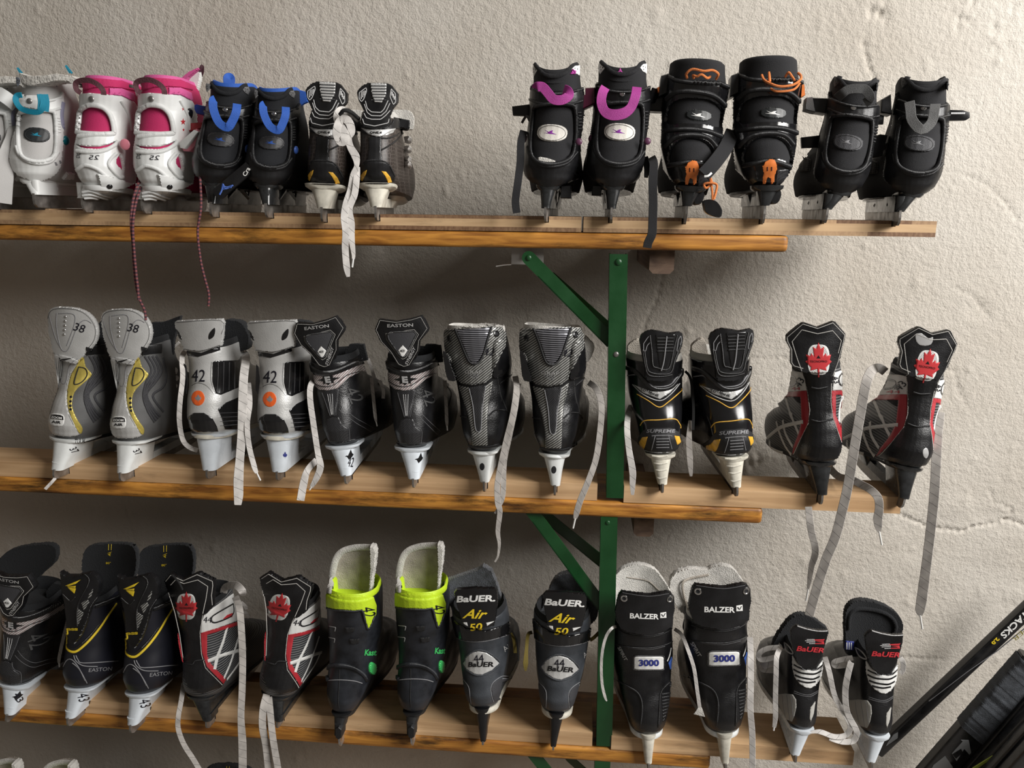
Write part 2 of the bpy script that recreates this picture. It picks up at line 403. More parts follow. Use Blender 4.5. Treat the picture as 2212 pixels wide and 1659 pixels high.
VARN = wood('varnished_plank', (.60, .27, .045), (.24, .085, .012), .5, coat=.05, dark=.18, axis=(9, 22, 95), th=(.36, .50))
CLEAT = wood('weathered_beam', (.20, .13, .09), (.09, .055, .04), .8, dark=.6, axis=(30, 3, 60))
GREENM = mat('green_painted_steel', (.007, .055, .014), .38, var=.25, vscale=14, bump=.06, bscale=200, coat=.15)
PLATE = mat('zinc_plate', (.42, .40, .38), .45, metal=.3, var=.15)
SCREW = mat('dull_screw', (.30, .29, .28), .4, metal=.8)
def lerp(a, b, t): return a + (b - a) * t
def interp(tab, x):
    if x <= tab[0][0]: return tab[0][1]
    for (x0, y0), (x1, y1) in zip(tab, tab[1:]):
        if x <= x1:
            t = (x - x0) / (x1 - x0); t = t * t * (3 - 2 * t) * .5 + t * .5
            return lerp(y0, y1, t)
    return tab[-1][1]
def hermite(tab, x):
    """smooth interpolation of tuples keyed on the first element"""
    n = len(tab)
    if x <= tab[0][0]: return tab[0][1:]
    if x >= tab[-1][0]: return tab[-1][1:]
    for i in range(n - 1):
        if x <= tab[i + 1][0]:
            a = tab[max(i - 1, 0)]; b = tab[i]; c = tab[i + 1]; d = tab[min(i + 2, n - 1)]
            h = c[0] - b[0]; t = (x - b[0]) / h; out = []
            for k in range(1, len(b)):
                m0 = (c[k] - a[k]) / max(c[0] - a[0], 1e-9) * h; m1 = (d[k] - b[k]) / max(d[0] - b[0], 1e-9) * h
                out.append((2 * t ** 3 - 3 * t * t + 1) * b[k] + (t ** 3 - 2 * t * t + t) * m0 + (-2 * t ** 3 + 3 * t * t) * c[k] + (t ** 3 - t * t) * m1)
            return tuple(out)
BACK = [(0, .006), (.012, -.004), (.03, -.009), (.055, -.005), (.085, .004), (.115, .008), (.15, .006), (.19, .0), (.26, -.008)]
SKATES = []
class Sk:
    def __init__(s, heel, K, z=None, y=None, yaw=0., label=None, group=None, name='ice_skate', roll=0.):
        s.K = K; p = at(heel[0], heel[1], y=y) if y is not None else at(heel[0], heel[1], z=z)
        s.root = empty(name, p, label, 'ice skate', group)
        s.root.rotation_euler = (0, math.radians(roll), math.radians(yaw))
        s.mw = Matrix.Translation(p) @ s.root.rotation_euler.to_matrix().to_4x4(); s.inv = s.mw.inverted()
        s.o = s.inv @ Vector((0, 0, 0)); s.tv = []; s.tf = []; s.tree = None; s.heel = heel
        SKATES.append(s)
    def px(s, u, v): return s.K[0] + u / s.K[2], s.K[1] + v / s.K[2]
    def dir(s, u, v): return (s.inv.to_3x3() @ pray(*s.px(u, v))).normalized()
    def pl(s, u, v, y=0.):
        d = s.dir(u, v); return s.o + d * ((y - s.o.y) / d.y)
    def addsurf(s, vs, fs):
        k = len(s.tv); s.tv += [Vector(v) for v in vs]; s.tf += [tuple(i + k for i in f) for f in fs]; s.tree = None
    def hit(s, u, v, cu, cv):
        if s.tree is None: s.tree = BVHTree.FromPolygons(s.tv, s.tf)
        for k in range(30):
            t = k * .04; d = s.dir(lerp(u, cu, t), lerp(v, cv, t))
            r = s.tree.ray_cast(s.o, d)
            if r[0] is not None:
                n = r[1]
                if n.dot(d) > 0: n = -n
                return r[0], n
        return s.pl(u, v, 0), Vector((0, -1, 0))
    # ---- boot -----------------------------------------------------------
    def boot(s, rows, m, L=.27, slope=.09, toe_h=.062, wf=.049, sd=.108, back=BACK, cut=(1, .9, .78), zc=.13, liner=None, name='boot', roll=.006, side=None, top_lean=0.):
        R = []
        for v, uc, hw in rows:
            c = s.pl(uc, v, .02); e = s.pl(uc + hw, v, .02); R.append((c.z, c.x, abs(e.x - c.x)))
        R.sort(); s.zs = zs = R[0][0]; s.zt = zt = R[-1][0]; s.L = L; s.slope = slope; s.R = R; s.backp = back
        h = zt - zs; th = toe_h
        front = [(0, L - .012), (.012, L - .002), (.028, L), (th * .75, L - .010), (th, L - .035), (th + .010, L - .065), (th + .022, L - .09), (th + .040, sd + .035), (th + .065, sd + .012), (th + .10, sd), (.30, sd - .004)]
        s.front = front
        lv = [i * .006 for i in range(5)] + [.03 + i * .0035 for i in range(20)]
        k = .10
        while k < h - .004: lv.append(k); k += .007
        lv = [q for q in lv if q < h - .002] + [h]
        rings = []; s.rings = rings
        for q in lv:
            xc, hw = hermite(R, zs + q); yb = interp(back, q); yf = interp(front, q)
            t = max(0, min(1, (q - (th - .012)) / .05)); t = t * t * (3 - 2 * t)
            w2 = lerp(wf, hw * .96, t) * (1 if q > .02 else .9 + .1 * q / .02)
            if q < .012: hw *= .93 + .07 * q / .012
            xf = lerp(R[0][1], xc, t)
            rd = min(hw * 1.15, (yf - yb) * .45); rf = min((.075 if t < .5 else hw * .95), (yf - yb) * .45)
            ring = []
            yb2 = yb + top_lean * max(0, q - .12)
            def P(x, y, ph):
                sh = slope * max(0, y) * (1 - min(1, q / .13)); mlt = 1.
                zz = zs + q
                if q > zc:
                    sn = math.sin(ph)
                    f = lerp(cut[1], cut[0], abs(sn) ** 1.5) if sn < 0 else lerp(cut[1], cut[2], abs(sn) ** 1.5)
                    zz = zs + zc + (q - zc) * f
                ring.append((Vector((x, y, zz - sh)), ph))
            for i in range(17):
                a = -PI + PI * i / 16; c = math.cos(a); sn = math.sin(a)
                P(xc + hw * math.copysign(abs(c) ** .9, c), yb2 + rd + rd * sn, a)
            for i in range(1, 6):
                u = i / 6; ub = u * u * (3 - 2 * u)
                P(lerp(xc + hw, xf + w2, ub), lerp(yb2 + rd, yf - rf, u), .0)
            for i in range(13):
                a = PI * i / 12; c = math.cos(a); sn = math.sin(a)
                P(xf + w2 * math.copysign(abs(c) ** .85, c), yf - rf + rf * sn, a)
            for i in range(1, 6):
                u = i / 6; ub = u * u * (3 - 2 * u)
                P(lerp(xf - w2, xc - hw, ub), lerp(yf - rf, yb2 + rd, u), PI)
            rings.append([p for p, ph in ring])
        # pillowed toe box: close the gap where the instep steps back
        top = rings[-1]; cen = sum(top, Vector()) / len(top)
        def sc(f, dz): return [cen + (p - cen) * f + Vector((0, 0, dz + (p.z - cen.z) * (f - 1) * 0)) for p in top]
        allr = rings + [sc(.985, .0015), sc(.95, .0015), sc(.93, -.003)]
        mb = MB().loft(allr, cap=False); n = len(top)
        mb.f.append(tuple(reversed(range(n))))
        s.bootobj = mb.build(name, m, s.root, True); s.addsurf(mb.v, mb.f)
        if liner is not None:
            def sc2(f, dz): return [cen + (p - cen) * f + Vector((0, 0, dz)) for p in top]
            lb = MB().loft([sc2(.95, -.012), sc2(.962, .002), sc2(.955, .002 + roll), sc2(.91, .004 + roll * 1.3), sc2(.85, .001 + roll), sc2(.82, -.01), sc2(.80, -.03), sc2(.78, -.06)], cap=True)
            s.liner = lb.build('liner', liner, s.root, True); s.addsurf(lb.v, lb.f)
        return s.bootobj
    def midsole(s, m, th=.006, out=1.03, name='midsole'):
        r = s.rings[0]; c = sum(r, Vector()) / len(r)
        def sc(f, dz): return [Vector((c.x + (p.x - c.x) * f, c.y + (p.y - c.y) * f + 0, p.z + dz)) for p in r]
        mb = MB().loft([sc(out * .98, -th), sc(out, -th * .8), sc(out * 1.005, -th * .3), sc(out * .99, .0015)], cap=True)
        o = mb.build(name, m, s.root, True); s.addsurf(mb.v, mb.f); s.mid = th; return o
    def holder(s, m, wt=.021, wb=.0065, bm=STEEL, zb=.016, rear=(.0, .085, .012, .085), fr=.16, L=None, mid=0., cap=None, blade_x=0., open_=True, rz=None, rake=.0, hb=.013, steel_rear=.004, flg=1.):
        """rear=(top y0, top y1, bottom y0, bottom y1)"""
        L = L or s.L; zs = s.zs - mid; mb = MB(); sl = s.slope
        x0 = s.R[0][1]; xb = blade_x
        def tower(ta, tb, ba, bb, w0, w1, n=8, zt=None):
            rings = []
            for i in range(n + 1):
                t = i / n; e = t ** 1.6
                z = lerp(zb, zt, t); a = lerp(ba, ta, t); b = lerp(bb, tb, t)
                w = lerp(w1, w0, t ** 1.25) if i < n else w0 * 1.02
                rings.append(rrect(w, (b - a) / 2, lerp(xb, x0, t), (a + b) / 2, z, w * .8, 4))
            mb.loft(rings)
        tower(rear[0], rear[1], rear[2], rear[3], wt, wb, zt=zs + .003 - sl * .04)
        tower(fr, fr + .075, fr - .005, fr + .07, wt, wb, zt=s.zs - mid + .004 - sl * (fr + .04))
        # lower beam and top flange
        lo = rear[2] + .002
        mb.loft([rrect(wb, (L - .03 - lo) / 2, xb, (L - .03 + lo) / 2, z, wb * .8, 4) for z in (zb, zb + hb * .6, zb + hb)])
        fl = []
        for a, b in ((rear[0] - .002, rear[1] + .01), (fr - .012, fr + .085)):
            k = len(mb.v)
            ym = (a + b) / 2
            mb.loft([[(p[0], p[1], p[2] - sl * max(0, p[1])) for p in rrect(wt * q, (b - a) / 2 * (1 if q > 1 else .96), x0, ym, z, wt * .9, 4)] for q, z in ((1.0, zs - .006), (1 + .3 * flg, zs - .002), (1 + .35 * flg, zs + .002))])
        s.hold = mb.build('blade_holder', m, s.root, True); s.addsurf(mb.v, mb.f)
        t = .0016; y1 = L - .012; y0 = rear[2] - steel_rear
        prof = [(y0 + .001, zb + .002), (y0, zb * .55), (y0 + .002, zb * .25), (y0 + .008, .0006), (y0 + .03, 0), (y1 - .05, 0), (y1 - .02, .002), (y1 - .005, .008), (y1, zb + .002)]
        bb = MB(); n = len(prof)
        bb.add([(xb + sg * t, y, z) for sg in (-1, 1) for y, z in prof], [tuple(range(n - 1, -1, -1)), tuple(range(n, 2 * n))] + [(i, (i + 1) % n, n + (i + 1) % n, n + i) for i in range(n)])
        s.blade = bb.build('blade', bm, s.root); s.blade_span = (y0, y1)
        return s.hold
    # ---- plates standing free of the boot ---------------------------------
    def plate(s, name, poly, m, y0=0., k=6., thick=.006, smooth=0, ks=0., step=7., pillow=.4, parent=None, surf=True, holes=(), twist=0., jag=0.):
        P = catmull(poly, smooth) if smooth else [Vector(p[:2]) for p in poly]
        H = [catmull(h, 4) for h in holes]
        if jag: P = [p + Vector((random.uniform(-jag, jag), random.uniform(-jag, jag))) for p in P]
        V, T = tri2d(P, H, step * s.K[2] / 4)
        cu = sum(p.x for p in P) / len(P); cv = sum(p.y for p in P) / len(P); c = s.pl(cu, cv, y0)
        rim = rim_edges(T); bd = {i for e in rim for i in e}
        front, back = [], []
        for i, v in enumerate(V):
            y = y0
            for _ in range(4):
                p = s.pl(v.x, v.y, y); y = y0 + k * (p.x - c.x) ** 2 + ks * (p.z - c.z) + twist * (p.x - c.x)
            b = 0 if i not in bd else thick * pillow
            front.append(p + Vector((0, b, 0))); back.append(p + Vector((0, thick - b, 0)))
        return s._shell(name, front, back, T, rim, m, parent, surf)
    def _shell(s, name, top, bot, T, rim, m, parent, surf):
        n = len(top); vs = top + bot
        a, b, c = [top[i] for i in T[0]]
        flip = (b - a).cross(c - a).dot(a - s.o) > 0
        T = [tuple(reversed(t)) for t in T] if flip else T
        rim = rim_edges(T)
        fs = list(T) + [tuple(n + i for i in reversed(t)) for t in T] + [(b_, a_, n + a_, n + b_) for a_, b_ in rim]
        o = link(name, vs, fs, m, parent or s.root, True); sharp(o)
        if surf: s.addsurf(vs, fs)
        return o
    def decal(s, name, poly, m, thick=.0012, smooth=0, holes=(), hsmooth=4, step=7., parent=None, surf=True, off=0., pillow=.5, ctr=None):
        P = catmull(poly, smooth) if smooth else [Vector(p[:2]) for p in poly]
        H = [(catmull(h, hsmooth) if hsmooth else [Vector(p[:2]) for p in h]) for h in holes]
        V, T = tri2d(P, H, step * s.K[2] / 4)
        cu = sum(p.x for p in P) / len(P) if ctr is None else ctr[0]; cv = sum(p.y for p in P) / len(P) if ctr is None else ctr[1]
        rim = rim_edges(T); bd = {i for e in rim for i in e}; top = []; bot = []
        for i, v in enumerate(V):
            p, nn = s.hit(v.x, v.y, cu, cv)
            top.append(p + nn * (off + thick * (1 - pillow if i in bd else 1))); bot.append(p - nn * .0004)
        return s._shell(name, top, bot, T, rim, m, parent, surf)
    def multi(s, name, polys, m, **k):
        return [s.decal(name, p, m, surf=False, **k) for p in polys]
    def line(s, name, paths, m, w=.0012, h=.0006, smooth=4, dash=None, parent=None, off=0., step=5.):
        if not isinstance(paths[0][0], (tuple, list)): paths = [paths]
        for pts in paths:
            vs, fs = [], []
            P = catmull(pts, smooth, False) if smooth else [Vector(p) for p in pts]
            # even sampling
            q = [P[0]]; st = (dash[0] if dash else step) * s.K[2] / 4
            for a, b in zip(P, P[1:]):
                L = (b - a).length; n = max(1, int(L / st + .5))
                q += [a.lerp(b, i / n) for i in range(1, n + 1)]
            cu = sum(p.x for p in q) / len(q); cv = sum(p.y for p in q) / len(q)
            hits = [s.hit(p.x, p.y, cu, cv) for p in q]
            hits = [list(q_) for q_ in hits]
            for _ in range(3):
                if len(hits) > 4:
                    old = [tuple(q_) for q_ in hits]
                    for i in range(1, len(hits) - 1):
                        if (old[i - 1][0] - old[i][0]).length < .03 and (old[i + 1][0] - old[i][0]).length < .03:
                            hits[i][0] = (old[i - 1][0] + old[i][0] * 2 + old[i + 1][0]) / 4
                        hits[i][1] = (old[i - 1][1] + old[i][1] * 2 + old[i + 1][1]).normalized()
            sec = []
            for i, (p, nn) in enumerate(hits):
                t = (hits[min(i + 1, len(hits) - 1)][0] - hits[max(i - 1, 0)][0])
                if t.length < 1e-7: t = Vector((0, 0, 1))
                sd = nn.cross(t.normalized()).normalized() * (w / 2)
                sec.append((p - sd + nn * off * .3, p - sd * .7 + nn * (h + off), p + sd * .7 + nn * (h + off), p + sd + nn * off * .3))
            for i in range(len(sec) - 1):
                if dash and i % 2: continue
                if (sec[i + 1][0] - sec[i][0]).length > .2: continue
                k = len(vs); vs += list(sec[i]) + list(sec[i + 1])
                fs += [(k + j, k + j + 1, k + 4 + j + 1, k + 4 + j) for j in range(3)] + [(k, k + 3, k + 2, k + 1), (k + 4, k + 5, k + 6, k + 7)]
            o = link(name, vs, fs, m, parent or s.root, not dash) if fs else None
        return o
    def text(s, txt, u, v, hgt, m, ang=0., shear=0., sx=1., bold=0., space=1., parent=None, off=.0008, name='lettering', wid=None, bow=0.):
        V, T, w, h = text2d(txt, shear, bold, space); k = hgt / h; kx = k * sx
        if wid: kx = wid / w
        c, sn = math.cos(math.radians(ang)), math.sin(math.radians(ang)); vs = []
        for x, y in V:
            X = x * kx; Y = y * k + bow * (X / (w * kx / 2)) ** 2
            p, nn = s.hit(u + X * c - Y * sn, v + X * sn + Y * c, u, v); vs.append(p + nn * off)
        return link(name, vs, T, m, parent or s.root, False)
    def rivet(s, pts, r, m, name='rivet', parent=None, h=.5):
        mb = MB()
        for u, v in pts:
            p, nn = s.hit(u, v, u, v)
            bm = bmesh.new(); bmesh.ops.create_uvsphere(bm, u_segments=12, v_segments=8, radius=r)
            rot = Vector((0, 0, 1)).rotation_difference(nn).to_matrix()
            for q in bm.verts: q.co = p + rot @ Vector((q.co.x, q.co.y, q.co.z * h))
            mb.bm(bm)
        return mb.build(name, m, parent or s.root, True)
    def eyelet(s, pts, r, m, hole=BLKM, name='eyelet'):
        out = None
        for u, v in pts:
            p, nn = s.hit(u, v, u, v); rot = Vector((0, 0, 1)).rotation_difference(nn).to_matrix(); mb = MB(); rings = []
            for rr, hh in ((r, 0), (r * .95, .0012), (r * .75, .0016), (r * .55, .0010), (r * .5, .0)):
                rings.append([p + rot @ Vector((rr * math.cos(2 * PI * j / 16), rr * math.sin(2 * PI * j / 16), hh)) for j in range(16)])
            mb.loft(rings, cap=False); e = mb.build(name, m, s.root, True)
            hb = MB(); hb.loft([[p + rot @ Vector((r * .52 * math.cos(2 * PI * j / 16), r * .52 * math.sin(2 * PI * j / 16), z)) for j in range(16)] for z in (.0002, .0006)]); hb.build('eyelet_hole', hole, e)
    def ribbon(s, name, pts, m, w=.006, th=.0012, y=0., smooth=5, flat=True, tip=None, parent=None, taper=None):
        """pts: (u, v[, local y[, width factor[, turn degrees]]])"""
        Q = []
        for p in pts:
            Q.append(tuple(p) + (y,) * (len(p) < 3) + ((1.,) if len(p) < 4 else ()) + ((0.,) if len(p) < 5 else ()))
        W3 = [s.pl(q[0], q[1], q[2]) for q in Q]
        P = catmull([tuple(a) for a in W3], smooth, False); ws = []; tw = []
        for i in range(len(P)):
            f = i / smooth; k = min(int(f), len(Q) - 2); t = f - k
            ws.append(lerp(Q[k][3], Q[k + 1][3], t)); tw.append(lerp(Q[k][4], Q[k + 1][4], t))
        o = ribbon_mesh(name, P, m, w, th, ws, tw, s.root if parent is None else parent, s.o)
        if tip is not None:
            d = (P[-1] - P[-4]).normalized(); MB().tube([P[-1] - d * .001, P[-1] + d * tip[0]], tip[1]).build('lace_tip', LACEP, o, True)
        return o
    def cord(s, name, pts, m, r=.0015, y=0., smooth=5, parent=None, n=7):
        W3 = [s.pl(p[0], p[1], p[2] if len(p) > 2 else y) for p in pts]
        P = catmull([tuple(a) for a in W3], smooth, False)
        return MB().tube(P, r, n).build(name, m, parent or s.root, True)
    def boxpart(s, name, corners, m, y0, y1, parent=None, smooth=0, pillow=.0):
        """a solid whose outline is traced and which runs from local depth y0 to y1"""
        P = catmull(corners, smooth) if smooth else [Vector(c) for c in corners]
        f = [s.pl(p.x, p.y, y0) for p in P]; n = len(f); b = [Vector((p.x, y1, p.z)) for p in f]
        c = sum(f, Vector()) / n
        f0 = [c + (p - c) * .9 + Vector((0, -abs(y1 - y0) * .08, 0)) for p in f]
        mb = MB().loft([f0, f, b], cap=True); o = mb.build(name, m, parent or s.root, True); s.addsurf(mb.v, mb.f); return o
    # ---- the other skate of the pair ----------------------------------------
    def mate(s, heel, label, ref=None, ref2=None, z=None, y=None, yaw=None, skip=()):
        c = copy_tree(s.root)
        p = at(heel[0], heel[1], y=y) if y is not None else at(heel[0], heel[1], z=z)
        c.location = p; c['label'] = label; yw = s.root.rotation_euler.z if yaw is None else math.radians(yaw)
        rl, sc = s.root.rotation_euler.y, 1.
        if ref is not None:
            a = s.inv @ at(ref[0], ref[1], y=(s.mw @ Vector((0, 0, .2))).y)
            b = at(ref2[0], ref2[1], y=p.y) - p
            sc = b.length / Vector((a.x, 0, a.z)).length
            rl = math.atan2(b.x, b.z) - math.atan2(a.x, a.z)
            sc = max(.93, min(1.07, sc))
        c.rotation_euler = (0, rl, yw); c.scale = (sc, sc, sc)
        k = Sk.__new__(Sk); k.K = s.K; k.root = c
        k.mw = Matrix.Translation(p) @ c.rotation_euler.to_matrix().to_4x4() @ Matrix.Diagonal((sc, sc, sc, 1)); k.inv = k.mw.inverted()
        k.o = k.inv @ Vector((0, 0, 0)); k.tv = s.tv; k.tf = s.tf; k.tree = None; k.heel = heel; k.blade_span = s.blade_span; k.R = s.R; k.zs = s.zs
        for ch in list(c.children):
            if ch.name.split('.')[0] in skip:
                for g in list(ch.children_recursive): bpy.data.objects.remove(g)
                bpy.data.objects.remove(ch)
        SKATES.append(k)
        return k
def sharp(o, deg=50):
    me = o.data; bm = bmesh.new(); bm.from_mesh(me); lim = math.radians(deg)
    for e in bm.edges:
        if len(e.link_faces) == 2: e.smooth = e.calc_face_angle(0) < lim
    bm.to_mesh(me); bm.free()
def ribbon_mesh(name, P, m, w, th, ws, tw, parent, eye):
    vs, uv = [], []; L = 0.; side0 = None
    for i, p in enumerate(P):
        t = (P[min(i + 1, len(P) - 1)] - P[max(i - 1, 0)]).normalized()
        if i: L += (P[i] - P[i - 1]).length
        look = (eye - p).normalized(); sd = t.cross(look)
        sd = sd.normalized() if sd.length > .05 else (side0 or Vector((1, 0, 0)))
        if side0 is not None and sd.dot(side0) < 0: sd = -sd
        side0 = sd; nn = sd.cross(t).normalized()
        a = math.radians(tw[i]); sd2 = sd * math.cos(a) + nn * math.sin(a); n2 = -sd * math.sin(a) + nn * math.cos(a)
        h = w / 2 * ws[i]
        vs += [p - sd2 * h, p - sd2 * h * .93 + n2 * th / 2, p + sd2 * h * .93 + n2 * th / 2, p + sd2 * h, p + sd2 * h * .93 - n2 * th / 2, p - sd2 * h * .93 - n2 * th / 2]
        uv += [(L, 0), (L, .1), (L, .9), (L, 1), (L, .9), (L, .1)]
    fs = []
    for i in range(len(P) - 1):
        for j in range(6): fs.append((i * 6 + j, i * 6 + (j + 1) % 6, (i + 1) * 6 + (j + 1) % 6, (i + 1) * 6 + j))
    fs.append(tuple(reversed(range(6)))); fs.append(tuple(len(vs) - 6 + j for j in range(6)))
    o = link(name, vs, fs, m, parent, True, uvs=uv); sharp(o, 35); return o
B1, B2, B3, B4, B5 = (80, 640, 3.529), (520, 650, 3.6065), (930, 670, 3.771), (1330, 680, 3.857), (1640, 670, 3.53)
PX = (0, 0, 1.)
def crop(K, u, v): return K[0] + u / K[2], K[1] + v / K[2]
YM = 1.178
def laces(s, rungs, m=LACEW, w=.0045, y=.09):
    """short arcs of lace crossing the front of the boot, as (u0, v0, u1, v1, bulge)"""
    for u0, v0, u1, v1, b in rungs:
        s.ribbon('lace', [(u0, v0, y), ((u0 + u1) / 2 + b, (v0 + v1) / 2, y), (u1, v1, y)], m, w, .0016)
def leaf_badge(s, u, v, rx, ry, name):
    b = s.decal('maple_badge', shape(PILL, u, v, rx * .92, ry * .95), WHTC, thick=.0008, pillow=.3)
    for q in (.72, .82, .92):
        s.line('badge_line', [p for p in catmull(shape(CIRC, u, v, rx * q * .9, ry * q), 2)], GPRT, w=.0004, h=.0002, smooth=0, parent=b)
    l = s.decal('maple_leaf', shape(LEAF, u, v, rx * 1.12, ry * 1.1), LEAFR, thick=.0007, parent=b)
    s.decal('triangle_mark', [(u, v - ry * .28), (u + rx * .18, v - ry * .08), (u - rx * .18, v - ry * .08)], BLKG, thick=.0003, parent=b, surf=False)
    s.text(name, u, v + ry * .1, ry * .13, BLKG, wid=rx * 1.45, parent=b, off=.0006, bold=.01)
# ------------------------------------------------ silver and gold pair
def nike():
    s = Sk(crop(B1, 672, 1405), B1, y=YM, yaw=-2, label='silver and gold ice skate with 38 on its guard, second from left on middle shelf', group='silver and gold skates on the middle shelf')
    s.boot([(375, 705, 165), (500, 725, 150), (620, 742, 145), (740, 740, 150), (840, 735, 155), (950, 728, 160), (1030, 722, 150), (1090, 720, 128)], GREY, L=.275, cut=(.7, 1, .8), zc=.15, liner=FELT)
    s.plate('tongue', [(840, 270), (870, 200), (960, 195), (1080, 152), (1092, 170), (1045, 330), (1015, 480), (880, 420)], FELT, y0=.085, k=-4, thick=.008, smooth=3)
    s.midsole(RUBR, .005, 1.03)
    s.holder(WHT, wt=.023, wb=.0105, rear=(.0, .07, -.010, .075))
    s.plate('tendon_guard', [(485, 180), (500, 125), (560, 100), (700, 97), (800, 140), (862, 230), (860, 330), (815, 410), (740, 500), (700, 520), (600, 500), (560, 480), (510, 340), (490, 240)], SILV, y0=-.004, k=5, thick=.009, smooth=3, ks=-.03)
    b = s.decal('heel_strip', [(570, 470), (740, 495), (700, 600), (682, 700), (682, 780), (705, 890), (760, 990), (802, 1055), (700, 1078), (600, 1068), (562, 1010), (552, 930), (575, 830), (598, 720), (598, 600)], SILV, thick=.0025, smooth=3, ctr=(640, 800))
    g = s.decal('gold_panel', [(775, 465), (800, 540), (848, 598), (800, 660), (735, 740), (725, 840), (762, 930), (815, 1010), (795, 1050), (715, 900), (688, 800), (690, 660), (730, 540)], GOLD, thick=.0016, smooth=3)
    s.line('piping', [(750, 545), (800, 555), (815, 605), (780, 660), (728, 680), (735, 610), (750, 545)], BLKP, w=.0018, h=.001, parent=g)
    s.rivet([(712, 778), (712, 812), (714, 845), (718, 872)], .0022, BLKG, 'round_hole', parent=g)
    s.rivet([(622, 170 + i * 34) for i in range(5)], .0024, CHROME, 'stud')
    s.line('embossed_line', [[(555, 150), (560, 250), (600, 400), (640, 435), (670, 400), (720, 230), (770, 180), (820, 200)], [(500, 180), (560, 340), (620, 430)], [(570, 150), (660, 140), (695, 160), (690, 240), (650, 390)], [(605, 510), (630, 670), (665, 670), (680, 540), (740, 480)]], GPRT, w=.0012, h=.0005)
    s.line('stitching', [[(490, 200), (508, 140), (570, 112), (700, 108), (790, 150), (850, 235), (848, 330), (800, 405)], [(690, 600), (672, 700), (675, 780), (698, 890), (750, 990)], [(608, 600), (608, 720), (585, 830), (562, 930)]], STITCHD, w=.0009, h=.0005, dash=(2.2,))
    s.decal('swoosh_mark', [(598, 482), (604, 512), (625, 512), (712, 474), (640, 490), (612, 496)], BLKG, thick=.0004, surf=False)
    c = s.decal('round_badge', shape(PILL, 622, 962, 56, 48), WHTC, thick=.0012)
    s.decal('badge_top', [(575, 928), (600, 922), (645, 922), (668, 930), (672, 958), (572, 958)], BLKG, thick=.0004, parent=c, surf=False)
    s.text('ZOOM', 622, 944, 17, WPRT, parent=c, wid=80, off=.0012, bold=.03); s.text('AIR', 622, 978, 20, BLKG, parent=c, wid=70, bold=.03)
    s.text('38', 735, 242, 62, INK, ang=12, shear=.1, name='marker_number')
    s.line('ridge', [[(905 - i * 28, 455), (950 - i * 26, 560), (905 - i * 24, 650), (835 - i * 8, 745 + i * 6), (880 - i * 12, 850 + i * 8), (935 - i * 14, 915 + i * 14)] for i in range(4)] + [[(960, 470), (985, 600), (960, 690), (880, 760), (960, 880)]], DGREY, w=.004, h=.0018)
    s.line('collar_band', [(800, 420), (860, 408), (950, 400)], BLKP, w=.016, h=.001)
    laces(s, [(960, 440, 1085, 350, 10), (985, 520, 1055, 590, 40), (1000, 590, 1060, 640, 40), (1000, 650, 1050, 700, 35), (1010, 700, 1045, 745, 25)])
    s.text('37', 765, 1185, 52, INK, ang=55, name='marker_number', shear=.2, wid=50)
    m = s.mate(crop(B1, 168, 1382), 'silver and gold ice skate with 38 on its guard, leftmost on the middle shelf', (267, 668), crop(B1, 265, 88), y=YM)
    m.K = B1; m.ribbon('hanging_lace', [(140, 1385, -.01), (110, 1420, -.015), (62, 1470, -.02)], LACEW, .005)
    m.text('TUUK', 330, 1105, 30, INK, ang=-4, shear=.3, wid=80)
nike()
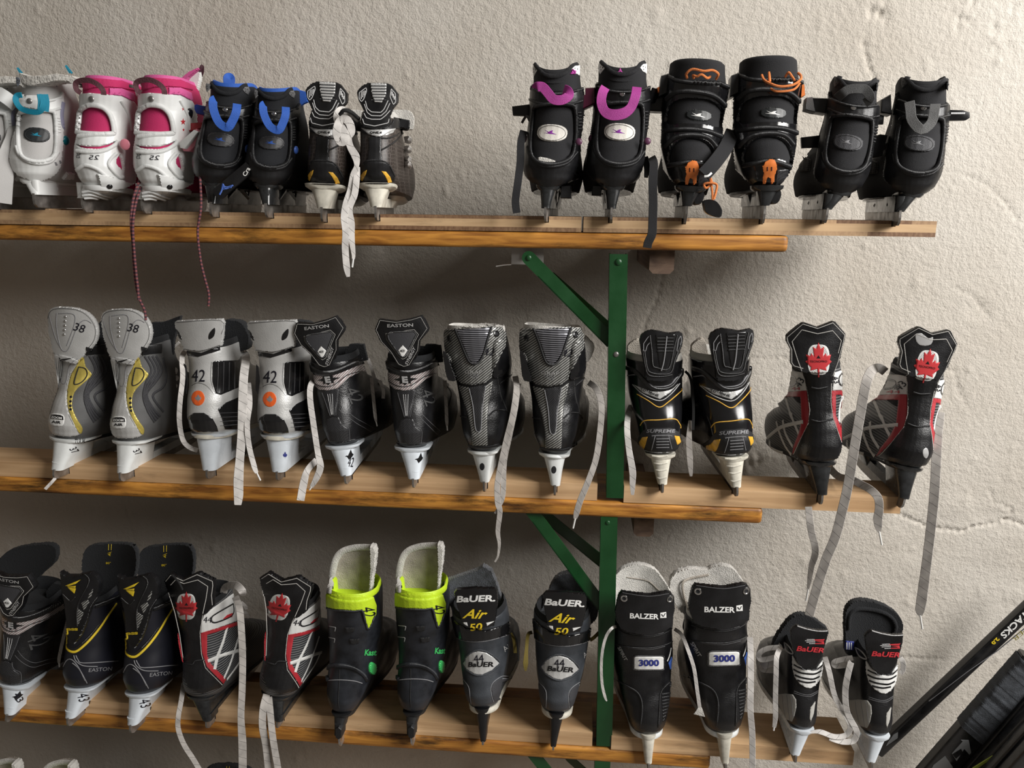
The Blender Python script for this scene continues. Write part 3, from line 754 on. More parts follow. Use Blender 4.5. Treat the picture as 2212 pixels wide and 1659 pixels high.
# ------------------------------------------------ silver pair with orange leaf sticker
def silver():
    s = Sk(crop(B1, 1308, 1398), B1, y=YM, yaw=-1, label='silver and black ice skate with orange leaf sticker, nearest the silver and gold pair', group='silver skates with orange leaf stickers')
    s.boot([(395, 1262, 160), (500, 1275, 160), (620, 1285, 160), (760, 1292, 158), (860, 1298, 160), (960, 1306, 158), (1005, 1308, 150), (1040, 1310, 135)], SILV, L=.28, cut=(.7, 1, .8), zc=.16, liner=FELT)
    s.plate('tongue', [(1420, 200), (1490, 182), (1560, 205), (1612, 300), (1605, 390), (1560, 420), (1425, 420)], FELT, y0=.08, k=-4, thick=.02, smooth=4)
    s.midsole(WHTD, .006, 1.05)
    s.holder(WHTB, wt=.024, wb=.0125, rear=(.006, .07, -.002, .07))
    s.plate('tendon_guard', [(1043, 198), (1060, 186), (1410, 170), (1422, 200), (1416, 290), (1402, 380), (1260, 420), (1115, 412), (1070, 300)], SILV, y0=0, k=5, thick=.009, smooth=0, ks=-.04)
    s.decal('collar_band', [(1112, 412), (1250, 432), (1395, 376), (1395, 412), (1230, 462), (1118, 448)], BLKG, thick=.001)
    s.line('stitching', [[(1062, 200), (1400, 185), (1405, 290)], [(1118, 402), (1250, 415), (1395, 372)], [(1330, 500), (1325, 640), (1360, 745)], [(1180, 680), (1225, 660), (1290, 680), (1350, 750)]], STITCHD, w=.0009, h=.0005, dash=(2.2,))
    for e in ([(1310, 328), (1312, 285), (1352, 240), (1358, 270), (1345, 310)], [(1060, 250), (1085, 280), (1105, 330), (1080, 310)]): s.decal('leaf_slot', e, BLKG, thick=.0006, smooth=3, surf=False)
    s.decal('side_window', [(1340, 502), (1360, 492), (1548, 488), (1560, 560), (1545, 690), (1400, 752), (1362, 740), (1337, 650)], BLKG, thick=.001)
    s.line('pinstripe', [[(1380 + i * 42, 502), (1378 + i * 42, 620), (1372 + i * 44, 735 - i * 10)] for i in range(4)], GPRT, w=.0006, h=.0004, dash=(2,), off=.001)
    s.decal('lower_panel', [(1378, 860), (1440, 810), (1545, 765), (1570, 1012), (1432, 1015), (1408, 930)], BLKG, thick=.001)
    s.line('pinstripe', [[(1395, 890 + i * 32), (1560, 885 + i * 30)] for i in range(4)], GPRT, w=.0006, h=.0004, smooth=0, dash=(2,), off=.001)
    s.decal('heel_cap', [(1152, 960), (1160, 915), (1200, 888), (1270, 888), (1335, 925), (1370, 990), (1382, 1030), (1170, 1035)], BLKG, thick=.0016, smooth=0)
    s.decal('side_window', [(1120, 512), (1138, 530), (1152, 640), (1140, 745), (1120, 700)], BLKG, thick=.0008)
    o = s.decal('leaf_sticker', shape(CIRC, 1228, 776, 50, 58), ORGP, thick=.0006)
    s.decal('leaf_print', shape(LEAF, 1228, 776, 25, 29), GPRT, thick=.0003, parent=o, surf=False)
    s.text('42', 1230, 605, 92, INK, shear=.1, name='marker_number', wid=100)
    s.ribbon('hanging_lace', [(1570, 430, .12), (1592, 470, .05), (1575, 620, -.01), (1565, 850, -.02), (1560, 1050, -.02), (1545, 1250, -.025), (1535, 1400, -.03, 1.15), (1535, 1520, -.03, 1.1), (1530, 1590, -.03, .8)], LACEW, .0135, .0015)
    s.ribbon('hanging_lace', [(1130, 420, .08), (1105, 470, .01), (1110, 620, -.005), (1090, 800, -.01), (1085, 950, 0), (1110, 1090, .01), (1160, 1150, .02), (1225, 1175, .02)], LACEW, .008, .0015)
    m = s.mate(crop(B2, 292, 1405), 'silver and black ice skate with orange leaf sticker, left of the triangular black guards', (429, 692), crop(B2, 245, 158), y=YM, skip=('hanging_lace',))
    m.K = B2; m.ribbon('hanging_lace', [(60, 640, .03), (70, 800, -.01), (50, 960, -.02), (65, 1130, -.02), (105, 1290, -.025), (125, 1340, -.025, .6)], LACEW, .0085, .0015, tip=(.014, .0014))
    m.decal('leaf_print', shape(LEAF, 345, 1200, 18, 28), NAVY, thick=.0003, surf=False)
silver()
# ------------------------------------------------ black pair with triangular guards
def synergy():
    s = Sk(crop(B2, 1352, 1452), B2, y=YM, yaw=2, label='black ice skate with upright triangular guard, beside the striped carbon guard skates', group='black skates with triangular guards')
    s.boot([(478, 1300, 190), (560, 1305, 186), (700, 1310, 170), (860, 1325, 155), (960, 1332, 145), (1060, 1335, 125), (1130, 1338, 105)], BLK, L=.285, wf=.052, cut=(.9, 1, .75), zc=.14, liner=FELT)
    s.plate('tongue', [(1385, 420), (1440, 340), (1500, 338), (1560, 350), (1575, 480), (1400, 500)], FELT, y0=.08, k=-4, thick=.01)
    s.holder(WHTB, wt=.022, wb=.0095, rear=(.0, .06, -.008, .075))
    s.plate('tendon_guard', [(1066, 158), (1082, 138), (1210, 156), (1330, 135), (1408, 112), (1440, 150), (1468, 215), (1460, 240), (1398, 310), (1390, 380), (1370, 440), (1315, 512), (1270, 522), (1220, 500), (1160, 400), (1085, 320), (1040, 225)], BLK, y0=-.006, k=4, thick=.011, ks=-.03)
    t = s.decal('triangle_inset', [(1142, 262), (1160, 245), (1345, 236), (1368, 265), (1285, 425), (1262, 440), (1235, 420), (1150, 300)], DGREY, thick=.0012)
    s.line('piping', [(1142, 262), (1160, 245), (1345, 236), (1368, 265), (1285, 425), (1262, 440), (1235, 420), (1150, 300), (1142, 262)], BLKG, w=.003, h=.0014, smooth=0, parent=t)
    s.decal('diamond_mark', [(1262, 345), (1300, 385), (1268, 436), (1258, 436), (1228, 385)], WPRT, thick=.0006, parent=t)
    s.text('e', 1262, 388, 18, BLKG, wid=36, parent=t)
    s.line('stitching', [[(1085, 152), (1210, 168), (1330, 148), (1402, 126), (1452, 215), (1385, 310), (1378, 385), (1310, 500), (1270, 510), (1230, 492), (1170, 395), (1098, 318), (1055, 225), (1085, 152)], [(1130, 255), (1350, 222), (1385, 262), (1290, 440), (1262, 455), (1228, 430), (1135, 300), (1130, 255)]], STITCH, w=.0006, h=.0004, smooth=0, dash=(2,))
    s.text('EASTON', 1243, 190, 26, SPRT, ang=-2, wid=200, bold=.02)
    s.text('SYNERGY', 1322, 428, 26, SPRT, ang=-64, wid=155, shear=.3, bold=.02)
    s.line('collar_piping', [(1108, 478), (1200, 545), (1300, 560), (1420, 530), (1540, 478)], BLKG, w=.012, h=.003)
    b = s.decal('silver_band', [(1113, 550), (1200, 568), (1300, 575), (1430, 545), (1532, 498), (1536, 560), (1440, 610), (1350, 688), (1280, 700), (1205, 688), (1135, 630)], SILVC, thick=.0016)
    s.line('band_line', [(1120, 600), (1200, 655), (1290, 668), (1360, 640), (1430, 590), (1530, 562)], BLKG, w=.0016, h=.0008, parent=b)
    s.decal('star_emblem', [(1188, 612), (1240, 600), (1238, 580), (1262, 585), (1280, 566), (1298, 584), (1325, 578), (1322, 600), (1382, 604), (1325, 625), (1326, 645), (1300, 642), (1280, 658), (1262, 643), (1238, 648), (1240, 626)], BLKG, thick=.0005, parent=b)
    s.text('E', 1280, 613, 52, SPRT, parent=b, wid=52, bold=.06, shear=-.1)
    c = s.decal('centre_stripe', [(1213, 702), (1362, 690), (1335, 800), (1312, 908), (1270, 908), (1245, 810)], CARB, thick=.001)
    s.line('white_line', [[(1266, 728), (1284, 895)], [(1284, 728), (1290, 895)], [(1304, 728), (1298, 895)]], SPRT, w=.0009, h=.0004, smooth=0, parent=c)
    s.decal('heel_cap', [(1250, 930), (1290, 915), (1340, 922), (1362, 980), (1405, 1012), (1402, 1112), (1240, 1108), (1228, 1010)], CARB, thick=.0016)
    s.line('stitching', [[(1222, 715), (1275, 905)], [(1355, 705), (1320, 905)], [(1360, 820), (1450, 920), (1560, 1020)], [(1350, 860), (1440, 950), (1540, 1050)], [(1340, 920), (1362, 975), (1410, 1010), (1406, 1110)]], GPRT, w=.0006, h=.0004, dash=(2,))
    s.line('rim_line', [(1200, 1095), (1240, 1118), (1330, 1128), (1460, 1100), (1560, 1040)], BLKG, w=.004, h=.001)
    s.text('42', 1462, 750, 90, STITCHD, ang=70, name='marker_number', off=.0009)
    e = s.decal('star_emblem', [(1356, 1235), (1385, 1222), (1405, 1182), (1412, 1212), (1420, 1222), (1410, 1240), (1385, 1265), (1372, 1240)], BLKG, thick=.0004, surf=False)
    s.line('stitching_arc', [[(1600, 660), (1640, 720), (1620, 820)]], STITCHD, w=.002, h=.001)
    s.ribbon('hanging_lace', [(1590, 620, .08), (1600, 800, .06), (1605, 930, .05), (1608, 975, .05, .5)], LACEG, .006, .0015, tip=(.008, .0012))
    m = s.mate(crop(B2, 832, 1424), 'black ice skate whose triangular guard leans left, overlapping the silver skate', (864, 690), crop(B2, 590, 160), y=YM)
    m.K = B2; m.ribbon('hanging_lace', [(600, 600, .08), (548, 650, .01), (540, 760, -.02), (565, 950, -.02), (600, 1180, -.025), (620, 1290, -.03, 1.2), (590, 1380, -.03, 1.1), (550, 1450, -.03, .6)], LACEW, .0095, .0015, tip=(.006, .0014))
    m.ribbon('hanging_lace', [(590, 1240, -.01), (520, 1320, -.03), (490, 1420, -.035, 1.2), (465, 1555, -.04, 1.2)], LACEW, .0105, .0015)
    m.text('42', 856, 1255, 75, INK, ang=4, shear=.3, name='marker_number', wid=42)
    laces(m, [(990, 450, 1040, 600, 5), (1080, 620, 1110, 760, 15)], w=.006)
    n = s.mate(crop(C1, 72, 1316), 'black ice skate with triangular guard and 43 on its holder, leftmost on the lowest shelf', crop(B2, 1240, 130), crop(C1, 60, 232), y=1.172)
    n.K = C1
    n.plate('high_tongue', [(-60, 210), (0, 150), (60, 100), (180, 65), (330, 52), (390, 70), (405, 110), (385, 190), (270, 300), (240, 420), (60, 420), (-60, 400)], FELT, y0=.10, k=-2, thick=.012, smooth=3)
    n.text('43', 132, 1150, 52, INK, ang=60, name='marker_number')
C1, C2, C3, C4, C5, C6 = (0, 1160, 3.325), (340, 1160, 3.325), (660, 1150, 3.259), (940, 1200, 3.613), (1290, 1200, 3.613), (1620, 1270, 3.7365)
synergy()
# ------------------------------------------------ carbon-striped pair
def graf():
    s = Sk(crop(B3, 436, 1490), B3, y=YM, yaw=-2, label='black ice skate with striped carbon guard, the one farther from the green post', group='skates with striped carbon guards')
    s.boot([(175, 350, 250), (300, 362, 262), (450, 385, 255), (560, 395, 232), (640, 402, 215), (740, 408, 195), (840, 415, 185), (940, 418, 172), (1030, 424, 150), (1090, 426, 120), (1135, 426, 108)], BLK, L=.285, wf=.05, liner=WFELT, cut=(1, .93, .85), zc=.12)
    s.midsole(WHT, .004, 1.06)
    s.holder(WHT, wt=.019, wb=.0075, rear=(.004, .06, .0, .07), zb=.018)
    s.decal('padded_collar', [(520, 250), (600, 260), (620, 380), (625, 470), (560, 540), (500, 540), (510, 430)], BLKG, thick=.005, smooth=3, pillow=.9)
    s.decal('padded_collar', [(105, 330), (190, 440), (215, 540), (200, 575), (140, 560), (115, 450)], BLKG, thick=.004, smooth=3, pillow=.9)
    s.decal('tendon_guard', [(100, 210), (118, 175), (150, 155), (300, 150), (480, 132), (575, 148), (605, 190), (602, 290), (560, 380), (515, 480), (492, 548), (440, 592), (350, 612), (262, 595), (205, 540), (175, 450), (140, 370), (98, 300)], GRYC, thick=.004, ctr=(350, 380))
    r = s.decal('ribbed_panel', [(210, 160), (485, 138), (455, 230), (430, 340), (400, 400), (370, 428), (340, 430), (310, 400), (285, 330), (245, 240)], RIBS, thick=.0012)
    s.line('piping', [(200, 158), (240, 250), (280, 350), (310, 415), (345, 438), (380, 432), (412, 400), (440, 330), (468, 225), (495, 140)], BLKP, w=.0042, h=.002, parent=r)
    c = s.decal('heel_strip', [(232, 608), (300, 628), (420, 625), (505, 580), (470, 780), (462, 900), (465, 1100), (345, 1102), (330, 960), (300, 820), (260, 700)], GRYC, thick=.0022)
    s.decal('mesh_inset', [(310, 628), (450, 608), (430, 680), (420, 800), (412, 960), (400, 990), (372, 985), (355, 940), (340, 780), (325, 690)], CARB, thick=.001, parent=c)
    s.line('piping', [(315, 640), (345, 780), (362, 945), (378, 988), (400, 990), (412, 960), (422, 800), (448, 620)], GPRT, w=.0014, h=.0008, parent=c)
    s.line('stitching', [[(108, 210), (125, 178), (200, 165)], [(590, 170), (598, 290), (548, 385), (505, 480), (482, 540), (435, 582), (350, 600), (268, 585), (212, 530)], [(245, 620), (300, 800), (335, 960), (350, 1100)], [(490, 600), (470, 780), (462, 900), (465, 1095)], [(545, 545), (570, 680), (620, 810)], [(620, 560), (560, 610), (580, 740)]], STITCHD, w=.001, h=.0006, dash=(2.4,))
    s.line('seam', [[(475, 860), (530, 815), (620, 820), (680, 860)], [(560, 600), (640, 540), (690, 500)], [(220, 860), (300, 870)]], BLKP, w=.0026, h=.0016)
    s.eyelet([(151, 228), (537, 192)], .0055, BLKG)
    s.text('GRAF', 350, 505, 26, SPRT, wid=135, bow=-3); s.text('ULTRA', 350, 530, 20, GPRT, wid=80); s.text('G7', 360, 552, 18, GPRT, wid=40)
    s.text('42', 476, 335, 62, INK, ang=8, shear=.15, name='marker_number')
    s.line('sole_rim', [(310, 1105), (380, 1118), (460, 1118), (545, 1100), (640, 1060)], BLKP, w=.007, h=.0016)
    mb = s.decal('hole', shape(CIRC, 420, 1275, 20, 30), BLKM, thick=.0003, surf=False)
    s.decal('felt_collar', [(215, 152), (340, 120), (460, 108), (560, 118), (590, 145), (480, 132), (380, 150)], WFELT, thick=.004, smooth=0)
    s.ribbon('hanging_lace', [(690, 540, .03), (700, 640, .0), (670, 850, -.02), (620, 1050, -.02), (575, 1250, -.025), (545, 1420, -.03), (548, 1570, -.035), (565, 1640, -.035, .9), (548, 1800, -.035, .8), (560, 1900, -.035, .55), (550, 2000, -.035, .35), (525, 2050, -.035, .3)], LACEG, .0095, .0015)
    s.ribbon('hanging_lace', [(715, 600, .04), (690, 800, -.01), (640, 1040, -.018), (600, 1240, -.022), (590, 1500, -.03), (560, 1600, -.033, .6), (525, 1655, -.033, .4)], LACEG, .0085, .0015)
    m = s.mate(crop(B3, 1010, 1520), 'black ice skate with striped carbon guard, directly left of the green post', (1021, 710), crop(B3, 990, 152), y=YM, skip=('hanging_lace', 'felt_collar'))
    m.K = B3
    m.plate('felt_collar', [(1255, 215), (1300, 245), (1335, 290), (1325, 350), (1285, 420), (1262, 400)], WFELT, y0=.05, k=0, thick=.01, smooth=3)
    m.ribbon('hanging_lace', [(1290, 590, .05), (1350, 640, .02), (1390, 760, 0), (1385, 950, -.01), (1350, 1200, -.02), (1290, 1380, -.03), (1220, 1550, -.035), (1190, 1650, -.035), (1178, 1700, -.035, .5)], LACEG, .0095, .0015, tip=(.016, .0014))
graf()
# ------------------------------------------------ glossy black pair right of the post
def supreme():
    s = Sk(crop(B4, 388, 1496), B4, y=YM, yaw=0, label='glossy black ice skate with amber trim, standing directly right of the green post', group='glossy black skates with amber trim')
    s.boot([(395, 335, 248), (500, 335, 244), (600, 342, 238), (700, 348, 230), (820, 360, 208), (920, 366, 190), (1010, 368, 178), (1080, 370, 150), (1120, 370, 122), (1145, 370, 115)], BLKG, L=.285, wf=.05, cut=(.42, 1, .8), zc=.165, liner=LGREY)
    s.plate('felt_collar', [(95, 285), (105, 250), (140, 220), (200, 205), (235, 330), (245, 500), (190, 470), (130, 400), (98, 340)], BFELT, y0=.06, k=0, thick=.012, smooth=3)
    s.holder(WHTD, wt=.018, wb=.0075, rear=(.0, .055, .0, .07), zb=.016)
    for v in (1175, 1235, 1290, 1355): s.line('tower_ring', [(300 + (v - 1175) * .25, v), (370, v + 10), (432 - (v - 1175) * .05, v - 2)], WHTD, w=.003, h=.0008)
    g = s.plate('tendon_guard', [(197, 215), (210, 170), (250, 138), (300, 125), (350, 133), (440, 152), (530, 140), (560, 158), (566, 200), (556, 260), (525, 340), (492, 430), (478, 540), (380, 560), (265, 548), (245, 520), (240, 440), (212, 310)], BLKP, y0=-.004, k=5, thick=.009, ks=-.02)
    q = s.decal('grille', [(335, 165), (490, 165), (482, 300), (440, 400), (420, 470), (370, 470), (352, 330)], BLKG, thick=.0010)
    s.line('grille_bar', [[(345, 195 + i * 27), (480, 195 + i * 27)] for i in range(5)], BLKP, w=.0022, h=.0012, smooth=0, parent=q)
    s.line('centre_rib', [(425, 180), (412, 300), (398, 400), (378, 465)], GPRT, w=.0022, h=.0016, parent=q)
    s.line('embossed_line', [[(240, 300), (262, 440), (290, 480), (380, 495), (460, 480), (490, 380), (540, 250)], [(225, 290), (250, 440), (280, 505), (380, 515), (470, 500)], [(285, 170), (300, 300), (310, 420), (340, 440), (440, 450), (480, 300), (512, 170)]], BLKG, w=.0022, h=.0012)
    s.line('vent_outline', [[(232, 240), (262, 195), (285, 172), (288, 230), (262, 255), (248, 305), (232, 300), (232, 240)], [(520, 210), (542, 175), (548, 215), (520, 310), (508, 300), (520, 210)]], GPRT, w=.0014, h=.0008, smooth=0)
    s.line('collar_piping', [(100, 505), (180, 500), (240, 545), (290, 590), (380, 600), (460, 580), (500, 530), (570, 485)], GPRT, w=.002, h=.0012)
    s.line('collar_band', [(95, 440), (160, 470), (230, 540), (300, 605), (375, 620), (460, 600), (520, 530), (575, 450)], BLKG, w=.008, h=.003)
    v = s.decal('silver_chevron', [(150, 580), (205, 606), (300, 636), (365, 640), (430, 622), (522, 574), (450, 650), (366, 702), (230, 650)], SILV, thick=.0012)
    s.line('chevron_line', [[(140, 580), (230, 664), (366, 716), (460, 660), (535, 572)]], SPRT, w=.0014, h=.0008)
    s.text('TOTAL', 260, 634, 20, BLKG, ang=14, wid=110, parent=v, bold=.02); s.text('ONE', 320, 662, 20, BLKG, ang=18, wid=80, parent=v, bold=.02)
    s.line('amber_line', [[(176, 660), (270, 715), (362, 770), (440, 725), (540, 640), (565, 610)], [(205, 922), (240, 882), (360, 876), (492, 868), (530, 905), (555, 950)]], AMB, w=.0016, h=.0006)
    h = s.decal('heel_cap', [(190, 1060), (195, 1020), (235, 962), (300, 942), (460, 942), (520, 975), (545, 1040), (535, 1105), (480, 1132), (350, 1146), (250, 1125), (200, 1092)], RUBR, thick=.003)
    s.text('SUPREME', 377, 968, 30, GPRT, wid=240, parent=h, bold=.03, shear=.2)
    for e in ([(193, 1066), (222, 1020), (266, 1016), (250, 1080), (236, 1118), (204, 1100)], [(488, 1006), (530, 1012), (546, 1065), (512, 1084)]): s.decal('amber_insert', e, AMB, thick=.0006, parent=h, surf=False)
    s.line('cap_line', [[(328, 1010), (298, 1128)], [(440, 1008), (468, 1118)], [(300, 1010), (330, 1006), (440, 1004), (470, 1010)]] + [[(338, 1035 + i * 24), (445, 1033 + i * 24)] for i in range(4)], GPRT, w=.0012, h=.0006, smooth=0, parent=h)
    s.line('rim_line', [(215, 1090), (240, 1128), (350, 1150), (480, 1140)], SPRT, w=.0012, h=.0006)
    s.ribbon('hanging_lace', [(130, 760, .09), (105, 830, .04), (95, 950, 0), (110, 1120, -.015), (140, 1300, -.02, 1.15), (140, 1400, -.02, 1.), (140, 1500, -.02, .5)], LACEW, .0095, .0015)
    s.ribbon('hanging_lace', [(580, 470, .06), (625, 540, .05), (648, 760, .03), (645, 960, .02)], LACEB, .0042, .0015)
    s.ribbon('hanging_lace', [(620, 880, .03, .5), (610, 1040, .02, 1), (618, 1200, .01, 1), (625, 1300, .01, .7), (628, 1345, .01, .4)], LACEG, .0095, .0015)
    m = s.mate(crop(B4, 1008, 1524), 'glossy black ice skate with amber trim, left of the red maple leaf skates', (1429, 713), crop(B4, 965, 108), y=YM, yaw=3, skip=('hanging_lace',))
    m.K = B4
    m.cord('black_lace', [(665, 495, .06), (640, 530, .06), (635, 640, .05), (650, 740, .04), (690, 750, .05)], LACEB, .002)
supreme()
# ------------------------------------------------ maple-leaf skates
def tecno_common(s, rows, guard, strip, stitch, badge, white, red, lattice, band2=None, red2=None):
    s.boot(rows, STRP, L=.26, wf=.049, cut=(.8, 1, .8), zc=.145, liner=FELT, slope=.11, toe_h=.05)
    s.midsole(RUBR, .006, 1.03)
    s.holder(SMOK, wt=.020, wb=.0085, rear=(.004, .07, .0, .07), zb=.019, steel_rear=.0, bm=STEEL)
    for w in white: s.decal('white_band', w, WHTC, thick=.0014)
    for r in red: s.decal('red_strip', r, RED, thick=.0014)
    s.line('lattice_strip', lattice, WHTC, w=.0062, h=.0008)
    s.decal('heel_strip', strip, BLK, thick=.0026, smooth=0)
    s.plate('tendon_guard', guard, BLK, y0=-.002, k=4.5, thick=.010, ks=-.035)
    s.line('stitching', stitch, STITCH, w=.0011, h=.0007, smooth=0, dash=(2.6,))
    leaf_badge(s, *badge, 'TECNOPRO')
def tecno():
    s = Sk(crop(B5, 476, 1498), B5, y=YM, yaw=-2, label='maple leaf ice skate second from the right on the middle shelf', group='maple leaf skates')
    tecno_common(s, [(445, 478, 172), (520, 487, 168), (650, 490, 165), (800, 480, 152), (870, 478, 150), (960, 472, 155), (1050, 464, 156), (1110, 456, 148), (1145, 452, 130)],
        [(205, 195), (330, 94), (350, 94), (445, 128), (560, 84), (585, 90), (662, 182), (655, 225), (620, 370), (590, 440), (562, 480), (345, 480), (300, 455), (258, 432), (240, 405), (240, 300), (205, 235)],
        [(330, 462), (575, 450), (552, 540), (544, 700), (560, 820), (598, 930), (626, 1010), (618, 1080), (590, 1130), (430, 1152), (300, 1138), (252, 1112), (320, 985), (378, 860), (386, 740), (372, 600)],
        [[(215, 205), (332, 106), (445, 140), (562, 96), (650, 188), (640, 240), (598, 400), (560, 500)], [(213, 210), (218, 240), (248, 300), (248, 400), (265, 425), (335, 445)], [(250, 240), (325, 150), (445, 180), (560, 156), (625, 232), (600, 330)], [(250, 240), (290, 370), (345, 520), (372, 640), (386, 760), (376, 860), (318, 980), (262, 1100)], [(550, 560), (546, 700), (562, 820), (600, 930), (628, 1010)]],
        (452, 378, 90, 122),
        [[(172, 450), (345, 476), (362, 612), (176, 628)], [(570, 478), (650, 448), (662, 608), (556, 612)]],
        [[(178, 628), (362, 612), (388, 780), (382, 862), (325, 985), (252, 1110), (264, 1040), (308, 930), (326, 840), (318, 660), (184, 660)], [(548, 614), (662, 610), (662, 645), (582, 645), (582, 800), (632, 930), (630, 1060), (598, 930), (556, 820)]],
        [[(196, 655), (228, 760), (262, 850), (300, 940)], [(60, 975), (150, 900), (240, 870), (335, 852)], [(130, 850), (160, 950), (200, 1040), (245, 1100)], [(180, 840), (200, 940), (255, 1040)], [(80, 990), (90, 1050), (180, 1090)], [(632, 655), (612, 760), (610, 850)]])
    s.line('side_outline', [[(195, 490), (270, 512), (282, 545), (262, 572), (195, 578)], [(640, 470), (610, 510), (612, 560), (650, 585)]], BLKG, w=.0035, h=.0006)
    s.text('43', 308, 552, 55, INK, ang=-60, name='marker_number'); s.text('44', 282, 598, 24, INKR, wid=66, name='marker_number'); s.text('43', 585, 530, 40, INK, ang=70, name='marker_number')
    s.line('crease', [[(400, 590), (450, 598), (520, 585)], [(395, 835), (460, 850), (560, 832)]], BLKP, w=.003, h=.0016)
    s.ribbon('hanging_lace', [(520, 1180, .13), (570, 1240, .11), (620, 1275, .06), (700, 1290, .02), (780, 1330, .0), (850, 1370, -.02), (905, 1430, -.03), (915, 1510, -.03), (905, 1590, -.03, 1.1), (908, 1650, -.03, .9), (915, 1690, -.03, .4)], LACEG, .012, .0015, tip=(.022, .0015))
    s.ribbon('hanging_lace', [(375, 1500, .0), (385, 1600, -.015), (400, 1700, -.015), (425, 1800, -.015), (425, 1870, -.015), (400, 1950, -.015, .85), (385, 2050, -.015, .7), (372, 2130, -.015, .3)], LACEG, .0105, .0015, tip=(.02, .0014))
    m = s.mate(crop(B5, 1088, 1524), 'maple leaf ice skate with scuffed top, rightmost on the middle shelf', (1766, 695), crop(B5, 1325, 135), y=YM, yaw=-2, skip=('hanging_lace',))
    m.K = B5
    m.ribbon('hanging_lace', [(960, 470, .09), (915, 440, .06), (865, 455, .01), (838, 495, -.01), (815, 560, -.02), (790, 680, -.025), (760, 850, -.03), (720, 1080, -.035), (680, 1320, -.035), (640, 1500, -.035), (580, 1730, -.035), (510, 1900, -.035), (430, 2150, -.035), (380, 2330, -.035)], LACEG, .0142, .0015)
    m.ribbon('hanging_lace', [(1378, 780, .05), (1360, 950, .02), (1350, 1150, 0), (1335, 1400, -.01), (1310, 1650, -.01), (1280, 1900, -.01), (1240, 2200, -.01, 1.1), (1225, 2290, -.01, 1.), (1228, 2330, -.01, .4)], LACEG, .0138, .0015, tip=(.024, .0015))
    m.text('43', 1045, 585, 42, INK, name='marker_number', wid=60, shear=.2)
    m.decal('scuff_mark', [(1195, 185), (1240, 178), (1290, 215), (1325, 205), (1310, 260), (1240, 270), (1200, 240)], SPRT, thick=.0003, smooth=3, surf=False)
    m.decal('scuff_mark', [(1250, 1065), (1280, 1052), (1292, 1095), (1275, 1130), (1252, 1110)], SPRT, thick=.0003, smooth=3, surf=False)
tecno()
YL = 1.172
def tecno_low():
    s = Sk(crop(C2, 352, 1394), C2, y=YL, yaw=-3, label='maple leaf ice skate marked 44 with a looped lace, fourth from left on lowest shelf', group='maple leaf skates')
    tecno_common(s, [(480, 268, 160), (600, 282, 160), (720, 300, 152), (830, 315, 145), (920, 322, 148), (1000, 322, 148), (1070, 318, 138), (1120, 318, 120)],
        [(45, 318), (92, 262), (185, 302), (282, 258), (300, 258), (405, 312), (408, 345), (398, 420), (402, 500), (345, 560), (140, 560), (118, 500), (72, 400)],
        [(118, 500), (345, 520), (322, 600), (312, 700), (322, 830), (355, 930), (470, 1050), (455, 1075), (330, 1118), (235, 1092), (196, 1020), (186, 900), (160, 740), (138, 620)],
        [[(60, 318), (95, 275), (185, 315), (285, 270), (395, 318), (398, 350), (388, 420), (395, 490)], [(95, 345), (130, 308), (190, 335), (290, 308), (362, 355), (350, 440), (328, 540)], [(80, 400), (125, 540), (160, 700), (186, 880)], [(328, 540), (306, 690), (316, 840), (345, 940), (465, 1062)]],
        (208, 500, 72, 98),
        [[(322, 560), (370, 530), (560, 392), (585, 450), (572, 600), (440, 650), (312, 690)]],
        [[(310, 690), (440, 652), (575, 608), (582, 632), (357, 702), (357, 850), (385, 912), (492, 1022), (470, 1058), (345, 935), (316, 850)], [(148, 690), (160, 750), (185, 900), (178, 890), (152, 770)]],
        [[(500, 655), (470, 760), (432, 860), (412, 950)], [(592, 690), (560, 800), (520, 920), (478, 1015)], [(362, 892), (450, 855), (560, 822), (640, 805)], [(630, 800), (590, 900), (500, 1025)]])
    s.line('side_outline', [[(545, 480), (420, 552), (388, 580), (392, 608), (430, 612), (540, 560), (545, 480)]], BLKG, w=.0032, h=.0006)
    s.decal('red_flash', [(470, 590), (500, 560), (540, 545), (538, 575)], REDL, thick=.0005, surf=False)
    s.text('44', 360, 592, 42, INK, name='marker_number', shear=.1)
    s.line('crease', [(190, 905), (250, 915), (270, 890), (330, 882)], BLKP, w=.003, h=.0016)
    m = s.mate(crop(C2, 852, 1392), 'black ice skate with maple leaf badge and 44, left of the lime collared skates', (396, 1250), crop(C2, 898, 302), y=YL, yaw=-4)
    s.ribbon('hanging_lace', [(190, 1050, .03), (170, 1180, -.01), (150, 1290, -.03), (150, 1380, -.03), (190, 1490, -.03), (260, 1600, -.03), (330, 1720, -.03)], LACEG, .0085, .0015)
    s.ribbon('hanging_lace', [(475, 400, .05), (490, 360, .04), (560, 345, .02), (610, 390, .0), (615, 420, .02, .7)], LACEW, .0125, .002)
    s.ribbon('hanging_lace', [(560, 430, .03), (590, 520, .0), (605, 700, -.02), (612, 900, -.02), (608, 1100, -.025), (600, 1300, -.03), (610, 1480, -.03, 1.2), (612, 1680, -.03, 1.2)], LACEG, .0115, .0015)
    s.cord('lace_end', [(105, 275, -.005), (150, 320, -.012), (180, 378, -.010)], LACEW, .0018)
    m.K = C2
    m.ribbon('hanging_lace', [(785, 1130, .0), (760, 1230, -.02), (755, 1360, -.03), (780, 1500, -.03), (800, 1700, -.03)], LACEG, .0125, .0015)
    m.ribbon('hanging_lace', [(800, 1150, .0), (812, 1280, -.02), (830, 1450, -.03), (870, 1690, -.03)], LACEG, .0115, .0015)
    laces(s, [(600, 470, 640, 520, 10), (610, 530, 660, 580, 10)], w=.006)
tecno_low()
